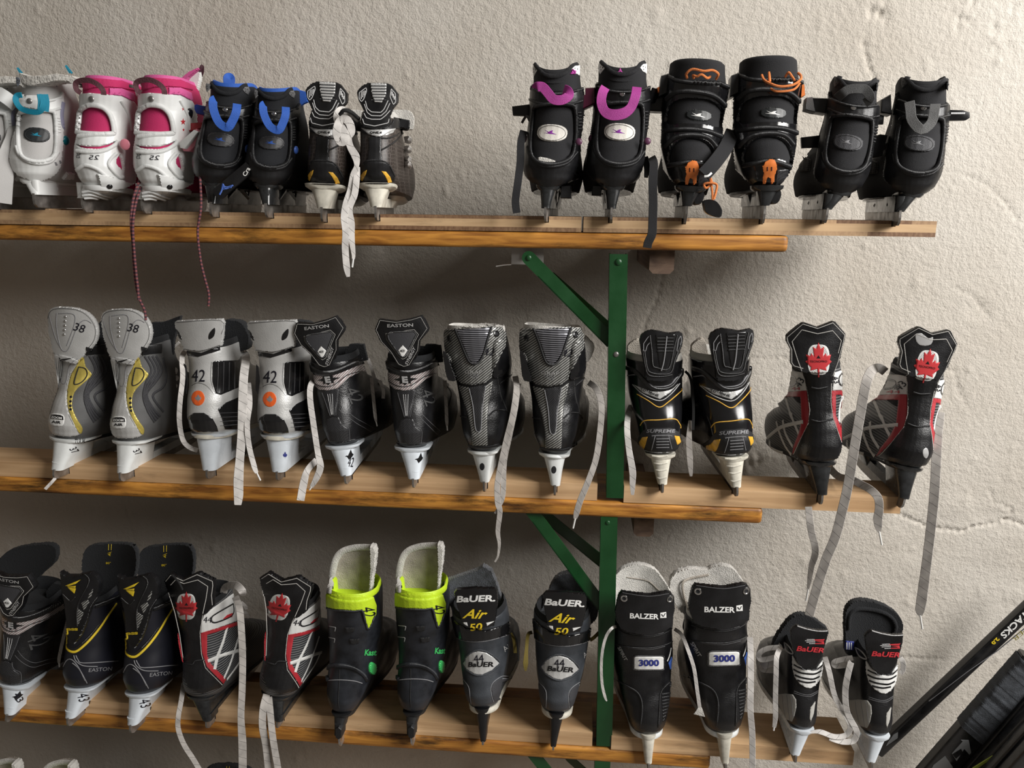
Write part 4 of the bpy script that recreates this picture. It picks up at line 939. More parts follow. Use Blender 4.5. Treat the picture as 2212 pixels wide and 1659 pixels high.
def yellow():
    NV = mat('blue_black_composite', (.012, .013, .02), .42, kind='stripe', col2=(.006, .006, .010), scale=170, ang=.8)
    s = Sk(crop(C1, 530, 1336), C1, y=YL, yaw=-3, label='dark ice skate with curved yellow line, second from left on the lowest shelf', group='skates with curved yellow lines')
    s.boot([(480, 572, 150), (600, 580, 152), (720, 590, 150), (830, 596, 148), (930, 600, 150), (1000, 598, 138), (1055, 592, 105)], NV, L=.285, wf=.05, cut=(.8, 1, .8), zc=.15, liner=FELT)
    t = s.plate('tongue', [(583, 220), (600, 110), (650, 62), (790, 48), (930, 55), (975, 105), (980, 200), (962, 290), (930, 400), (870, 470), (720, 490), (640, 400), (600, 300)], FELT, y0=.075, k=-5, thick=.011, smooth=3)
    s.line('tongue_mark', [[(780, 52), (779, 95)], [(800, 52), (798, 95)]], YEL, w=.0008, h=.0004, smooth=0); s.multi('tongue_mark', [[(768, 118), (805, 104), (792, 114)], [(772, 122), (796, 118), (794, 124)], [(775, 126), (790, 126), (792, 138)]], YEL, thick=.0004)
    s.text('80°', 780, 186, 16, YEL, wid=36)
    s.holder(WHTB, wt=.023, wb=.0105, rear=(.0, .07, -.012, .085), zb=.017)
    s.plate('tendon_guard', [(425, 252), (470, 280), (540, 282), (600, 266), (650, 258), (695, 285), (716, 340), (700, 420), (650, 510), (612, 620), (572, 720), (530, 775), (490, 760), (470, 640), (468, 520), (440, 400)], BLKP, y0=-.012, k=5, thick=.012, ks=.02)
    s.multi('arrow_logo', [[(468, 350), (580, 306), (545, 336), (490, 354)], [(484, 357), (544, 350), (541, 366), (494, 362)], [(488, 364), (545, 370), (535, 405), (515, 390)]], YEL, thick=.0006)
    s.decal('ribbed_insert', [(668, 372), (640, 405), (632, 442), (655, 425), (666, 395)], GRYC, thick=.0008); s.decal('ribbed_insert', [(585, 475), (630, 446), (642, 470), (602, 528)], GRYC, thick=.0008); s.decal('ribbed_insert', [(560, 515), (602, 545), (566, 622), (552, 632)], GRYC, thick=.0008)
    s.line('edge_line', [[(600, 262), (640, 320), (560, 490), (555, 640)], [(700, 430), (650, 500), (625, 590), (590, 680)], [(440, 400), (505, 460), (540, 430)]], BLKG, w=.0022, h=.0012)
    s.text('BSS', 523, 662, 18, YEL, wid=78, bold=.05)
    s.line('yellow_line', [(446, 650), (456, 740), (480, 800), (515, 825), (560, 815), (640, 745), (720, 650), (780, 560), (838, 478)], YEL, w=.0042, h=.001)
    s.line('yellow_line_edge', [(434, 620), (455, 720), (485, 780), (515, 802), (555, 790), (635, 720), (715, 628)], BLKG, w=.0035, h=.001)
    s.line('piping', [[(455, 930), (480, 885), (515, 880), (560, 930), (610, 1030)], [(530, 850), (545, 890), (600, 925), (700, 930)], [(545, 850), (560, 880), (600, 905), (850, 890)], [(520, 905), (570, 950), (625, 1050)]], GPRT, w=.0016, h=.0009)
    s.text('EASTON', 720, 950, 26, GPRT, wid=170, ang=-4, shear=.2)
    s.line('collar_piping', [(680, 492), (760, 470), (850, 430)], BLKG, w=.010, h=.003)
    s.text('43', 600, 1150, 80, INK, ang=75, name='marker_number', wid=55)
    s.decal('holder_button', shape(CIRC, 648, 1190, 11, 16), BLKG, thick=.001, surf=False)
    s.mate(crop(C1, 978, 1386), 'dark ice skate with curved yellow line, beside the maple leaf skate on the lowest shelf', (172, 1240), crop(C1, 985, 285), y=YL)
yellow()
def lime():
    s = Sk(crop(C3, 745, 1524), C3, y=YL, yaw=-2, label='plastic ice skate with lime collar, beside the charcoal yellow lettered skates', group='plastic skates with lime collars')
    s.boot([(428, 795, 185), (520, 797, 188), (640, 797, 188), (760, 796, 182), (860, 792, 168), (940, 788, 155), (1020, 782, 146), (1100, 775, 135), (1170, 768, 112), (1235, 765, 80)], BLKS, L=.285, wf=.05, cut=(1, .95, .9), zc=.15, liner=LIME, slope=.06)
    s.plate('tongue', [(652, 425), (648, 300), (668, 185), (715, 120), (800, 92), (880, 83), (930, 86), (940, 200), (932, 330), (925, 430)], BFELT, y0=.07, k=-6, thick=.010)
    s.plate('tongue_edge', [(926, 86), (955, 92), (968, 130), (962, 230), (945, 330), (940, 430), (922, 430), (930, 250)], WFELT, y0=.045, k=0, thick=.02)
    s.line('tongue_rim', [(660, 420), (658, 300), (680, 190), (722, 130), (800, 100), (880, 92), (930, 94)], WFELT, w=.012, h=.003)
    s.decal('lime_collar', [(612, 440), (640, 426), (720, 432), (900, 428), (965, 440), (984, 500), (982, 560), (934, 665), (905, 590), (890, 528), (840, 535), (700, 530), (622, 518)], LIME, thick=.002, ctr=(800, 480))
    s.line('shell_edge', [(614, 522), (700, 537), (840, 542), (892, 536), (912, 600), (934, 668), (978, 570)], BLKS, w=.004, h=.0024)
    s.text('42', 935, 545, 88, INK, ang=80, name='marker_number', wid=70)
    for u0, v0 in ((655, 655), (650, 735)):
        s.line('strap_slot', [(u0, v0), (u0 + 52, v0 + 6), (u0 + 46, v0 + 34)], SPRT, w=.0012, h=.0008, smooth=0)
    for u0, v0 in ((778, 658), (808, 738)): s.decal('strap_stub', [(u0, v0), (u0 + 66, v0 - 4), (u0 + 62, v0 + 28), (u0 + 6, v0 + 34)], RUBR, thick=.003, surf=False)
    s.line('shell_rib', [[(636, 955), (690, 932), (760, 928), (840, 945), (900, 985), (925, 1025)], [(640, 1000), (660, 1035)]], BLKS, w=.0075, h=.004)
    s.line('bright_edge', [(646, 1040), (740, 1032), (840, 1036), (898, 1052)], GPRT, w=.0016, h=.001)
    s.line('mould_seam', [(740, 960), (740, 1060), (738, 1160), (742, 1230)], RUBR, w=.001, h=.0008)
    s.decal('green_button', shape(CIRC, 955, 945, 20, 46), GRN, thick=.003, pillow=.8)
    s.text('Kast', 945, 832, 44, GRN, wid=75, shear=.2, bold=.03)
    s.midsole(RUBR, .010, .98)
    s.holder(RUBR, wt=.013, wb=.0055, rear=(.0, .06, -.012, .07), zb=.036, hb=.02, bm=mat('bright_steel', (.55, .55, .55), .3, metal=.9, var=.2, vscale=80), steel_rear=-.012)
    s.boxpart('heel_knob', [(722, 1375), (745, 1362), (766, 1378), (766, 1440), (745, 1452), (724, 1438)], RUBR, -.012, .01, smooth=0)
    s.mate(crop(C3, 236, 1528), 'plastic ice skate with lime collar, directly right of the maple leaf pair', (908, 1177), crop(C3, 320, 100), y=YL)
    n = s.mate((40, 2000), 'white skate tongue top poking up at the bottom edge, left part of the picture', y=1.17)
    n.root.location = s.root.location + (at(133, 1646, y=1.24) - at(914, 1178, y=1.24))
    n2 = copy_tree(n.root); n2.location = n.root.location + Vector((-.115, 0, -.006)); n2['label'] = 'white tongue tip in the bottom left corner of the picture'
    n3 = copy_tree([k for k in SKATES if 'curved yellow line, second from left' in k.root.get('label', '')][0].root)
    n3.location = n3.location + (at(488, 1656, y=1.24) - at(232, 1175, y=1.24)); n3['label'] = 'black felt tongue tip of a skate on the shelf below, under the hanging laces'
lime()
LOW_Z = min(o.location.z for o in bpy.data.objects if o.get('category') == 'ice skate')
def air():
    DG = mat('scuffed_charcoal_leather', (.045, .05, .058), .42, var=.45, vscale=22, bump=.2, bscale=500)
    s = Sk(crop(C4, 920, 1532), C4, y=YL, yaw=-1, label='charcoal ice skate with white lens badge, directly left of the green post', group='charcoal skates with yellow lettering')
    s.boot([(500, 985, 226), (580, 985, 230), (680, 985, 222), (800, 982, 206), (900, 975, 190), (1000, 965, 166), (1080, 957, 148), (1140, 952, 134), (1190, 950, 125)], DG, L=.28, wf=.05, cut=(.55, 1, .8), zc=.16, liner=FELT)
    s.midsole(WHTD, .010, 1.05)
    s.holder(BLKP, wt=.0135, wb=.005, rear=(.0, .05, .004, .07), zb=.006, flg=.1)
    s.plate('felt_tongue', [(800, 500), (840, 400), (880, 290), (920, 200), (985, 152), (1060, 145), (1150, 200), (1240, 290), (1275, 420), (1220, 540), (1000, 580)], FELTG, y0=.075, k=-4, thick=.016, smooth=3, jag=2)
    s.decal('collar_band', [(756, 500), (775, 488), (820, 540), (900, 592), (1050, 622), (1180, 590), (1218, 560), (1206, 662), (1100, 690), (990, 700), (870, 682), (766, 642)], BLKG, thick=.003, ctr=(985, 640))
    g = s.plate('tendon_guard', [(838, 310), (862, 284), (1000, 284), (1168, 300), (1186, 335), (1180, 420), (1158, 520), (1130, 600), (1010, 612), (900, 592), (872, 520), (846, 400)], BLKG, y0=-.008, k=4, thick=.008, ks=0)
    s.text('BaUER.', 1010, 368, 52, WPRT, ang=3, wid=312, bold=.035, shear=.15)
    s.text('Air', 990, 487, 74, YEL, ang=6, wid=205, shear=.5, bold=.02); s.text('50', 985, 590, 56, YEL, wid=110, shear=.2, bold=.02)
    s.multi('wing_print', [[(868, 545), (918, 550), (922, 580)], [(1142, 556), (1072, 566), (1078, 590)]], WPRT, thick=.0004)
    b = s.decal('lens_badge', [(830, 872), (868, 820), (920, 788), (970, 780), (1030, 795), (1080, 835), (1118, 886), (1060, 940), (985, 968), (925, 958), (868, 920)], SILV, thick=.0016)
    s.text('BaUER', 978, 886, 40, BLKG, ang=4, wid=205, parent=b, bold=.03, shear=.15); s.text('44', 970, 838, 62, INK, parent=b, wid=80, name='marker_number', off=.0012)
    s.line('piping', [(826, 872), (868, 815), (920, 782), (970, 773), (1030, 788), (1085, 830), (1124, 886), (1064, 946), (985, 974), (925, 964), (864, 924), (826, 872)], DG, w=.003, h=.0016)
    s.decal('mesh_panel', [(1158, 1000), (1110, 1010), (1068, 1040), (1045, 1080), (1050, 1185), (1072, 1175), (1110, 1110)], DGREY, thick=.0008); s.decal('mesh_panel', [(802, 990), (845, 1030), (862, 1075), (860, 1190), (822, 1170), (808, 1080)], DGREY, thick=.0008)
    s.line('seam', [[(1180, 960), (1110, 1000), (1060, 1040), (1040, 1090), (1045, 1190)], [(795, 970), (850, 1030), (868, 1080), (866, 1190)], [(765, 650), (870, 692), (990, 708), (1100, 698), (1206, 668)]], GPRT, w=.0013, h=.0008)
    s.text('Air', 1178, 765, 36, SPRT, ang=-40, shear=.3)
    s.ribbon('hanging_lace', [(755, 600, .05), (725, 620, .03), (712, 740, .01), (706, 840, .0, 1.5), (706, 900, .0, .5)], OCHRE, .006, .0012)
    s.ribbon('hanging_lace', [(1210, 660, .05), (1240, 640, .04), (1280, 600, .05)], OCHRE, .006, .0012)
    m = s.mate(crop(C4, 372, 1492), 'charcoal ice skate with white lens badge, directly right of the lime collared pair', (1221, 1279), crop(C4, 315, 255), y=YL, skip=('hanging_lace', 'felt_tongue'))
    m.K = C4
    m.plate('felt_tongue', [(50, 225), (90, 195), (200, 160), (330, 110), (370, 85), (440, 120), (480, 210), (540, 400), (555, 480), (480, 540), (160, 500), (110, 380), (60, 290)], FELTG, y0=.075, k=-3, thick=.016, smooth=0, jag=3)
    m.cord('lace', [(600, 590, .05), (635, 660, .05), (645, 750, .04), (648, 820, .04)], LACEW, .0013)
    m.ribbon('hanging_lace', [(600, 600, .06), (618, 680, .05), (625, 760, .05)], OCHRE, .006)
air()
def balzer():
    s = Sk(crop(C5, 402, 1688), C5, y=YL, yaw=2, label='black leather ice skate numbered 3000, directly right of the green post', group='black leather skates numbered 3000')
    s.boot([(560, 368, 232), (640, 368, 236), (740, 370, 240), (840, 372, 243), (940, 374, 234), (1040, 380, 216), (1140, 386, 195), (1240, 390, 166), (1310, 392, 145), (1355, 392, 135)], BLK, L=.275, wf=.049, cut=(1, .95, .85), zc=.18, liner=WFELT)
    s.midsole(WHT, .009, 1.03)
    s.holder(WHTD, wt=.0125, wb=.006, rear=(.0, .05, .004, .06), zb=.012, flg=.2)
    s.plate('felt_tongue', [(140, 545), (85, 460), (64, 340), (78, 235), (140, 152), (220, 92), (330, 72), (430, 95), (492, 155), (572, 275), (596, 400), (560, 520), (350, 580)], WFELT, y0=.075, k=-6, thick=.014, smooth=3, jag=2)
    s.line('felt_seam', [(230, 170), (300, 180), (400, 200), (470, 260), (520, 300)], BFELT, w=.002, h=.001)
    s.plate('tendon_guard', [(168, 308), (192, 280), (230, 288), (400, 308), (540, 284), (575, 290), (604, 330), (608, 420), (596, 480), (592, 560), (480, 615), (380, 628), (240, 600), (182, 575), (150, 500), (138, 440), (152, 370)], BLK, y0=-.010, k=4, thick=.009, ks=0)
    s.line('cuff_band', [[(170, 585), (260, 618), (400, 636), (520, 608), (600, 560)]], BLKP, w=.0016, h=.0012); s.line('cuff_band', [(140, 690), (250, 715), (400, 722), (520, 700), (600, 665)], BLKP, w=.0022, h=.0014)
    s.line('stitching', [[(240, 722), (400, 734), (530, 708)], [(255, 610), (400, 626), (520, 600)], [(200, 290), (400, 318), (560, 296)], [(210, 1010), (290, 1050), (335, 1110), (345, 1180), (335, 1330)], [(600, 960), (530, 1020), (492, 1080), (482, 1180), (478, 1335)]], GPRT, w=.0008, h=.0005, dash=(2,))
    s.line('seam', [[(140, 960), (230, 1015), (310, 1065), (345, 1130), (350, 1220), (335, 1340)], [(610, 950), (520, 1030), (490, 1090), (484, 1200), (476, 1340)]], BLKP, w=.003, h=.0018)
    s.line('rib', [[(505 + i * 1, 1085 + i * 26), (590 - i * 8, 1070 + i * 26)] for i in range(9)], BLKP, w=.0042, h=.001)
    s.eyelet([(210, 333), (568, 338)], .006, CHROME)
    s.text('BALZER', 368, 472, 42, WPRT, ang=2, wid=225, bold=.03)
    q = s.decal('logo_square', [(492, 447), (538, 440), (540, 486), (492, 488)], WPRT, thick=.0004, surf=True); s.line('logo_mark', [(502, 458), (516, 478), (532, 450)], BLKG, w=.0018, h=.0005, smooth=0, parent=q)
    b = s.decal('number_plate', shape(RNDR, 402, 838, 114, 50), WHTC, thick=.0018)
    s.line('plate_rim', [p for p in shape(RNDR, 402, 838, 122, 56)] + [shape(RNDR, 402, 838, 122, 56)[0]], BLKG, w=.0018, h=.0012, smooth=0, parent=b)
    s.text('3000', 404, 836, 52, NAVY, wid=156, bold=.035, parent=b)
    s.text('SPIRIT', 200, 765, 26, SPRT, ang=62, wid=120, bold=.02)
    s.decal('blue_print', [(556, 840), (578, 790), (590, 800), (590, 880), (570, 890)], BLUEB, thick=.0004, surf=False); s.line('white_flash', [(548, 825), (566, 780), (578, 720)], WPRT, w=.003, h=.0004)
    s.ribbon('hanging_lace', [(150, 555, .03), (118, 565, .0), (75, 620, -.002), (45, 720, -.004), (32, 850, -.004), (38, 1000, -.004), (60, 1100, -.004), (75, 1135, -.004, .4)], LACEW, .0048, .0015)
    s.ribbon('hanging_lace', [(605, 575, .05), (660, 620, .03), (710, 740, .01), (755, 880, 0), (780, 1050, -.0), (800, 1190, -.0)], LACEW, .0062, .0015)
    s.ribbon('frayed_end', [(802, 1185, 0, .7), (800, 1215, -.002, 1.5), (796, 1245, -.003, 2.4)], WFELT, .008, .003)
    m = s.mate(crop(C5, 1004, 1692), 'black leather ice skate numbered 3000, the one farther right of the post', (1401, 1283), crop(C5, 985, 240), y=YL, yaw=1, skip=('hanging_lace', 'frayed_end', 'felt_tongue'))
    m.K = C5
    m.plate('felt_tongue', [(565, 220), (600, 150), (720, 105), (860, 112), (900, 90), (985, 78), (1060, 100), (1110, 160), (1150, 240), (1100, 420), (780, 480), (690, 470), (620, 400), (580, 320)], WFELT, y0=.07, k=-2, thick=.014, smooth=3, jag=2)
    m.line('felt_seam', [(720, 430), (680, 330), (665, 220), (720, 180), (870, 150)], BFELT, w=.004, h=.002)
    m.ribbon('hanging_lace', [(1192, 640, .04), (1198, 800, .0), (1198, 1000, -.02), (1195, 1200, -.03), (1210, 1400, -.03), (1212, 1700, -.03)], LACEW, .0095, .0015)
    m.cord('lace', [(690, 500, .07), (680, 560, .07), (700, 600, .06)], LACEW, .003)
balzer()
def redb():
    s = Sk(crop(C6, 975, 1475), C6, y=1.165, yaw=-2, label='black and grey ice skate with red lettering, rightmost on the lowest shelf', group='small skates with red lettering')
    s.boot([(590, 1065, 150), (680, 1060, 148), (780, 1045, 142), (880, 1028, 132), (960, 1018, 128), (1040, 1015, 126), (1100, 1014, 120), (1150, 1012, 110)], BLK, L=.25, wf=.045, cut=(.7, 1, .8), zc=.13, liner=FELT, slope=.08)
    s.midsole(WHT, .008, 1.05)
    s.holder(WHTB, wt=.015, wb=.008, rear=(.0, .038, .0, .055), zb=.015, L=.245)
    s.plate('felt_tongue', [(766, 300), (775, 190), (820, 130), (880, 105), (960, 108), (1080, 140), (1180, 200), (1232, 270), (1238, 340), (1215, 420), (1150, 520), (900, 560), (780, 540), (768, 420)], FELT, y0=.065, k=-3, thick=.014, smooth=3)
    s.line('felt_rim', [(795, 330), (800, 230), (840, 175), (920, 165), (1060, 190), (1150, 245), (1180, 320), (1150, 400)], FELT, w=.006, h=.004)
    s.plate('tendon_guard', [(928, 392), (950, 365), (985, 345), (1060, 368), (1150, 382), (1242, 380), (1236, 440), (1212, 530), (1192, 600), (1150, 670), (1090, 702), (1040, 695), (990, 650), (958, 570), (936, 470)], BLK, y0=-.006, k=4, thick=.008, ks=.02)
    s.line('guard_rim', [(985, 347), (1060, 369), (1150, 384), (1240, 382)], SPRT, w=.0016, h=.0012)
    s.text('BaUER', 1095, 534, 42, REDL, ang=3, wid=230, bold=.03, shear=.2)
    s.multi('speed_mark', [[(1118, 455), (1215, 448), (1205, 462), (1130, 462)], [(1140, 468), (1205, 466), (1212, 490), (1130, 490), (1135, 484), (1190, 482), (1190, 476)]], REDL, thick=.0004)
    s.line('speed_line', [[(1065, 455), (1130, 453)], [(1050, 466), (1135, 464)], [(1062, 478), (1135, 474)], [(1085, 490), (1135, 487)]], SPRT, w=.001, h=.0004, smooth=0)
    w = s.decal('white_ribcage', [(940, 585), (975, 640), (1030, 690), (1080, 705), (1140, 690), (1188, 620), (1200, 600), (1190, 700), (1170, 770), (1130, 830), (1090, 852), (1060, 848), (1010, 820), (965, 765), (942, 690)], WHTC, thick=.0022, surf=True)
    s.line('black_slit', [[(950, 662), (1010, 690), (1080, 702), (1150, 694), (1190, 660)], [(948, 700), (1000, 725), (1060, 735), (1130, 735), (1182, 708)], [(962, 748), (1010, 765), (1060, 775), (1120, 778), (1168, 755)], [(985, 790), (1030, 802), (1080, 808), (1138, 798)]], BLKG, w=.0034, h=.0004, parent=w)
    s.decal('grey_side_panel', [(806, 905), (880, 900), (950, 908), (980, 950), (984, 1010), (970, 1080), (948, 1130), (890, 1110), (830, 1030), (806, 960)], LGREY, thick=.0012)
    s.line('panel_line', [[(850, 915), (860, 1000), (880, 1085)], [(895, 912), (910, 1010), (925, 1120)], [(935, 920), (948, 1000), (955, 1090)]], GPRT, w=.0008, h=.0005)
    s.decal('grey_side_panel', [(1138, 960), (1128, 1060), (1105, 1130), (1095, 1100), (1100, 1010)], LGREY, thick=.0012)
    s.line('stitching', [[(960, 880), (1040, 905), (1100, 905), (1160, 870)], [(958, 895), (1040, 918), (1105, 918), (1155, 885)]], GPRT, w=.0009, h=.0005, dash=(2,))
    s.line('loop', [(852, 480), (880, 545), (935, 575), (940, 560), (900, 510), (852, 480)], SPRT, w=.0024, h=.0014)
    s.ribbon('lace', [(830, 565, .03), (740, 580, .03), (680, 600, .03), (690, 630, .03), (780, 620, .02), (815, 600, .01)], LACEW, .0085, .002)
    s.ribbon('lace', [(815, 600, .0), (790, 700, -.005), (770, 820, -.005), (775, 960, -.005), (800, 1040, .0), (850, 1130, 0), (860, 1180, 0), (830, 1235, 0), (740, 1240, 0), (640, 1215, 0, .7)], LACEW, .0095, .002)
    s.ribbon('lace', [(1210, 560, .05), (1235, 600, .05), (1235, 660, .05), (1212, 690, .05)], LACEW, .008, .002)
    s.decal('care_label', [(770, 425), (840, 432), (835, 502), (766, 498)], NAVY, thick=.0015)
    s.line('label_print', [[(782, 440 + 0), (782, 495)], [(800, 440), (800, 498)], [(818, 442), (818, 498)]], WPRT, w=.002, h=.0004, smooth=0, dash=(1,))
    m = s.mate(crop(C6, 362, 1418), 'black and grey ice skate with red lettering, second from right on lowest shelf', (1920, 1368), crop(C6, 515, 330), y=1.17, yaw=-2, skip=('lace', 'felt_tongue', 'felt_rim', 'care_label', 'label_print'))
    m.K = C6
    m.plate('felt_tongue', [(180, 520), (200, 430), (270, 320), (330, 250), (400, 218), (480, 228), (560, 280), (640, 360), (560, 480), (400, 560), (300, 540), (240, 450)], FELT, y0=.065, k=-1, thick=.014, smooth=3)
    m.ribbon('lace', [(245, 480, .02), (215, 560, -.005), (210, 700, -.01), (205, 880, -.01), (205, 1040, -.01), (195, 1125, -.01, .7)], LACEW, .0082, .002, tip=(.006, .0014))
    m.ribbon('lace', [(240, 480, .03), (140, 490, .03), (75, 530, .03), (90, 580, .03), (200, 560, .02)], LACEW, .0085, .002)
    m.ribbon('lace', [(205, 600, .05), (130, 620, .05), (100, 650, .06), (190, 660, .05)], LACEW, .012, .002)
    m.ribbon('lace', [(605, 560, .03), (640, 680, .0), (680, 860, .0), (740, 980, .0), (790, 1060, .0), (810, 1130, .0), (770, 1190, .0), (680, 1200, .0), (580, 1165, .0), (530, 1160, 0, .7), (465, 1172, 0, .3)], LACEW, .0085, .002)
redb()
A1, A2, A3, A4, A5 = (0, 120, 4.365), (420, 130, 4.424), (1090, 110, 4.254), (1390, 100, 4.148), (1680, 130, 4.255)
YT = 1.172
LOGO = [(-1, -.55), (-.35, -.15), (.05, -.55), (.38, -.6), (.2, -.1), (.42, .1), (1, .42), (-.1, .35), (-.6, .3), (-1.15, .2), (-.35, .12)]
def fit(src, dst):
    """affine map taking the four measured window points of the drawn skate to those of another"""
    A = np.array([(x, y, 1) for x, y in src]); X, _, _, _ = np.linalg.lstsq(A, np.array(dst), rcond=None)
    return lambda p: tuple(np.array((p[0], p[1], 1)) @ X)
SRC = [(1070, 495), (1050, 1010), (1255, 720), (862, 720), (1000, 1240)]
OVAL = [(math.copysign(abs(math.cos(a)) ** .8, math.cos(a)), math.copysign(abs(math.sin(a)) ** .8, math.sin(a))) for a in [2 * PI * i / 26 for i in range(26)]]
def soft(K, heel, dst, label, group, cols, yaw=0., opts=(), L=.25):
    """recreational skate: fabric boot in a moulded shell with a window at the heel"""
    fabric, shell, patch, logo, web, ear, holder, liner = cols
    T = fit(SRC, dst); TT = lambda P: [T(p) for p in P]
    s = Sk(crop(K, *heel), K, y=YT, yaw=yaw, label=label, group=group); s.T = T
    def row(v, uc, hw): a = T((uc, v)); b = T((uc + hw, v)); return (a[1], a[0], abs(b[0] - a[0]))
    s.boot([row(*r) for r in [(105, 1090, 224), (250, 1090, 226), (400, 1092, 245), (520, 1085, 245), (640, 1072, 243), (780, 1050, 243), (920, 1034, 245), (1020, 1022, 242), (1100, 1012, 226), (1170, 1004, 190), (1220, 1000, 140), (1242, 998, 110)]],
           fabric, L=L, wf=.045, sd=.088, cut=(.70, 1, .72), zc=.115, liner=liner, slope=.03, roll=.002, toe_h=.045)
    outer = [(838, 250), (856, 300), (890, 335), (1000, 352), (1180, 352), (1290, 350), (1325, 310), (1356, 270), (1362, 340), (1345, 480), (1335, 700), (1310, 900), (1275, 1080), (1200, 1180), (1060, 1238), (1000, 1244), (900, 1205), (820, 1160), (765, 1080), (772, 950), (786, 780), (812, 600), (828, 400)]
    hole = [(880, 560), (905, 515), (1060, 490), (1220, 500), (1255, 545), (1258, 700), (1246, 860), (1215, 965), (1120, 1012), (1000, 1014), (900, 972), (862, 890), (862, 740)]
    sh = s.decal('shell', TT(outer), shell, thick=.0045, smooth=3, holes=[TT(hole)], step=8, ctr=T((1060, 700)))
    s.line('shell_rim', TT(grow(hole, 1.07) + grow(hole, 1.07)[:1]), shell, w=.006, h=.003, parent=sh)
    s.line('shell_ridge', [TT([(850, 330), (960, 365), (1090, 378), (1230, 368), (1350, 330)]), TT([(830, 430), (960, 470), (1080, 478), (1230, 478), (1330, 450)])], shell, w=.004, h=.002, parent=sh)
    s.line('shell_ridge', TT([(820, 870), (850, 960), (930, 1030), (1060, 1060), (1200, 1030), (1280, 930)]), shell, w=.005, h=.0022, parent=sh)
    b = s.decal('oval_patch', TT(shape([(math.copysign(abs(math.cos(a)) ** .8, math.cos(a)), math.copysign(abs(math.sin(a)) ** .8, math.sin(a))) for a in [2 * PI * i / 26 for i in range(26)]], 1057, 746, 140, 80, 3)), patch, thick=.0018)
    s.line('stitching', TT(shape(CIRC, 1057, 746, 128, 70, 3) + shape(CIRC, 1057, 746, 128, 70, 3)[:1]), STITCHD, w=.0008, h=.0005, dash=(2,), parent=b)
    s.decal('arrow_logo', TT(shape(LOGO, 1050, 742, 58, 36, 4)), logo, thick=.0004, parent=b, surf=False)
    for e in ([(868, 112), (895, 118), (926, 155), (902, 185), (880, 215), (864, 170)], [(1242, 150), (1270, 118), (1300, 112), (1320, 160), (1304, 216), (1262, 182)]):
        q = s.decal('ear_patch', TT(e), ear, thick=.0012, surf=True)
        cu = sum(p[0] for p in e) / len(e); cv = sum(p[1] for p in e) / len(e)
        s.rivet([T((cu - 10, cv - 12)), T((cu + 12, cv - 6)), T((cu - 4, cv + 14))], .0012, STITCHD, 'ear_hole', parent=q, h=.2)
    s.line('collar_rim', TT([(885, 100), (930, 140), (985, 190), (1060, 215), (1130, 212), (1200, 180), (1250, 120), (1285, 105)]), fabric, w=.006, h=.002)
    s.rivet([T((1082, 392))], .0042, CHROME)
    if web and 'loop' in opts:
        s.ribbon('pull_loop', [(*T((925, 335)), -.012), (*T((900, 385)), -.018), (*T((888, 470)), -.022), (*T((920, 555)), -.024), (*T((990, 588)), -.025, 1.1), (*T((1090, 575)), -.025, 1.1), (*T((1160, 520)), -.024), (*T((1200, 420)), -.022), (*T((1215, 335)), -.012)], web, .0135, .0014)
    if web and 'vloop' in opts:
        s.ribbon('pull_loop', [(*T((945, 340)), -.012), (*T((960, 420)), -.018), (*T((980, 520)), -.022), (*T((1075, 610)), -.024, 1), (*T((1160, 530)), -.022), (*T((1178, 420)), -.018), (*T((1185, 350)), -.012)], web, .0128, .0014, smooth=3)
    s.line('ribbing', [TT([(1290, 560 + i * 30), (1318, 560 + i * 30)]) for i in range(6)], shell, w=.003, h=.0012, smooth=0, parent=sh)
    s.midsole(holder, .004, .9)
    s.holder(holder, wt=.013, wb=.0065, rear=(.004, .05, .0, .055), zb=.020, fr=.135, hb=.022, steel_rear=.003)
    # raised ribs between the towers of the moulded holder
    mb = MB(); x0 = 0
    zt = s.zs
    for a, b_ in ((.05, .085), (.14, .10)):
        mb.tube([(0, a, .03), (s.R[0][1] * .6, b_, zt - .004)], [.008, .011], 8)
    o = mb.build('holder_strut', holder, s.root, True); s.addsurf(mb.v, mb.f)
    return s, T
def strap(s, T, pts, m, w, y, name='strap', th=.003):
    s.ribbon(name, [(*T(p[:2]), p[2] if len(p) > 2 else y) for p in pts], m, w, th, smooth=4)
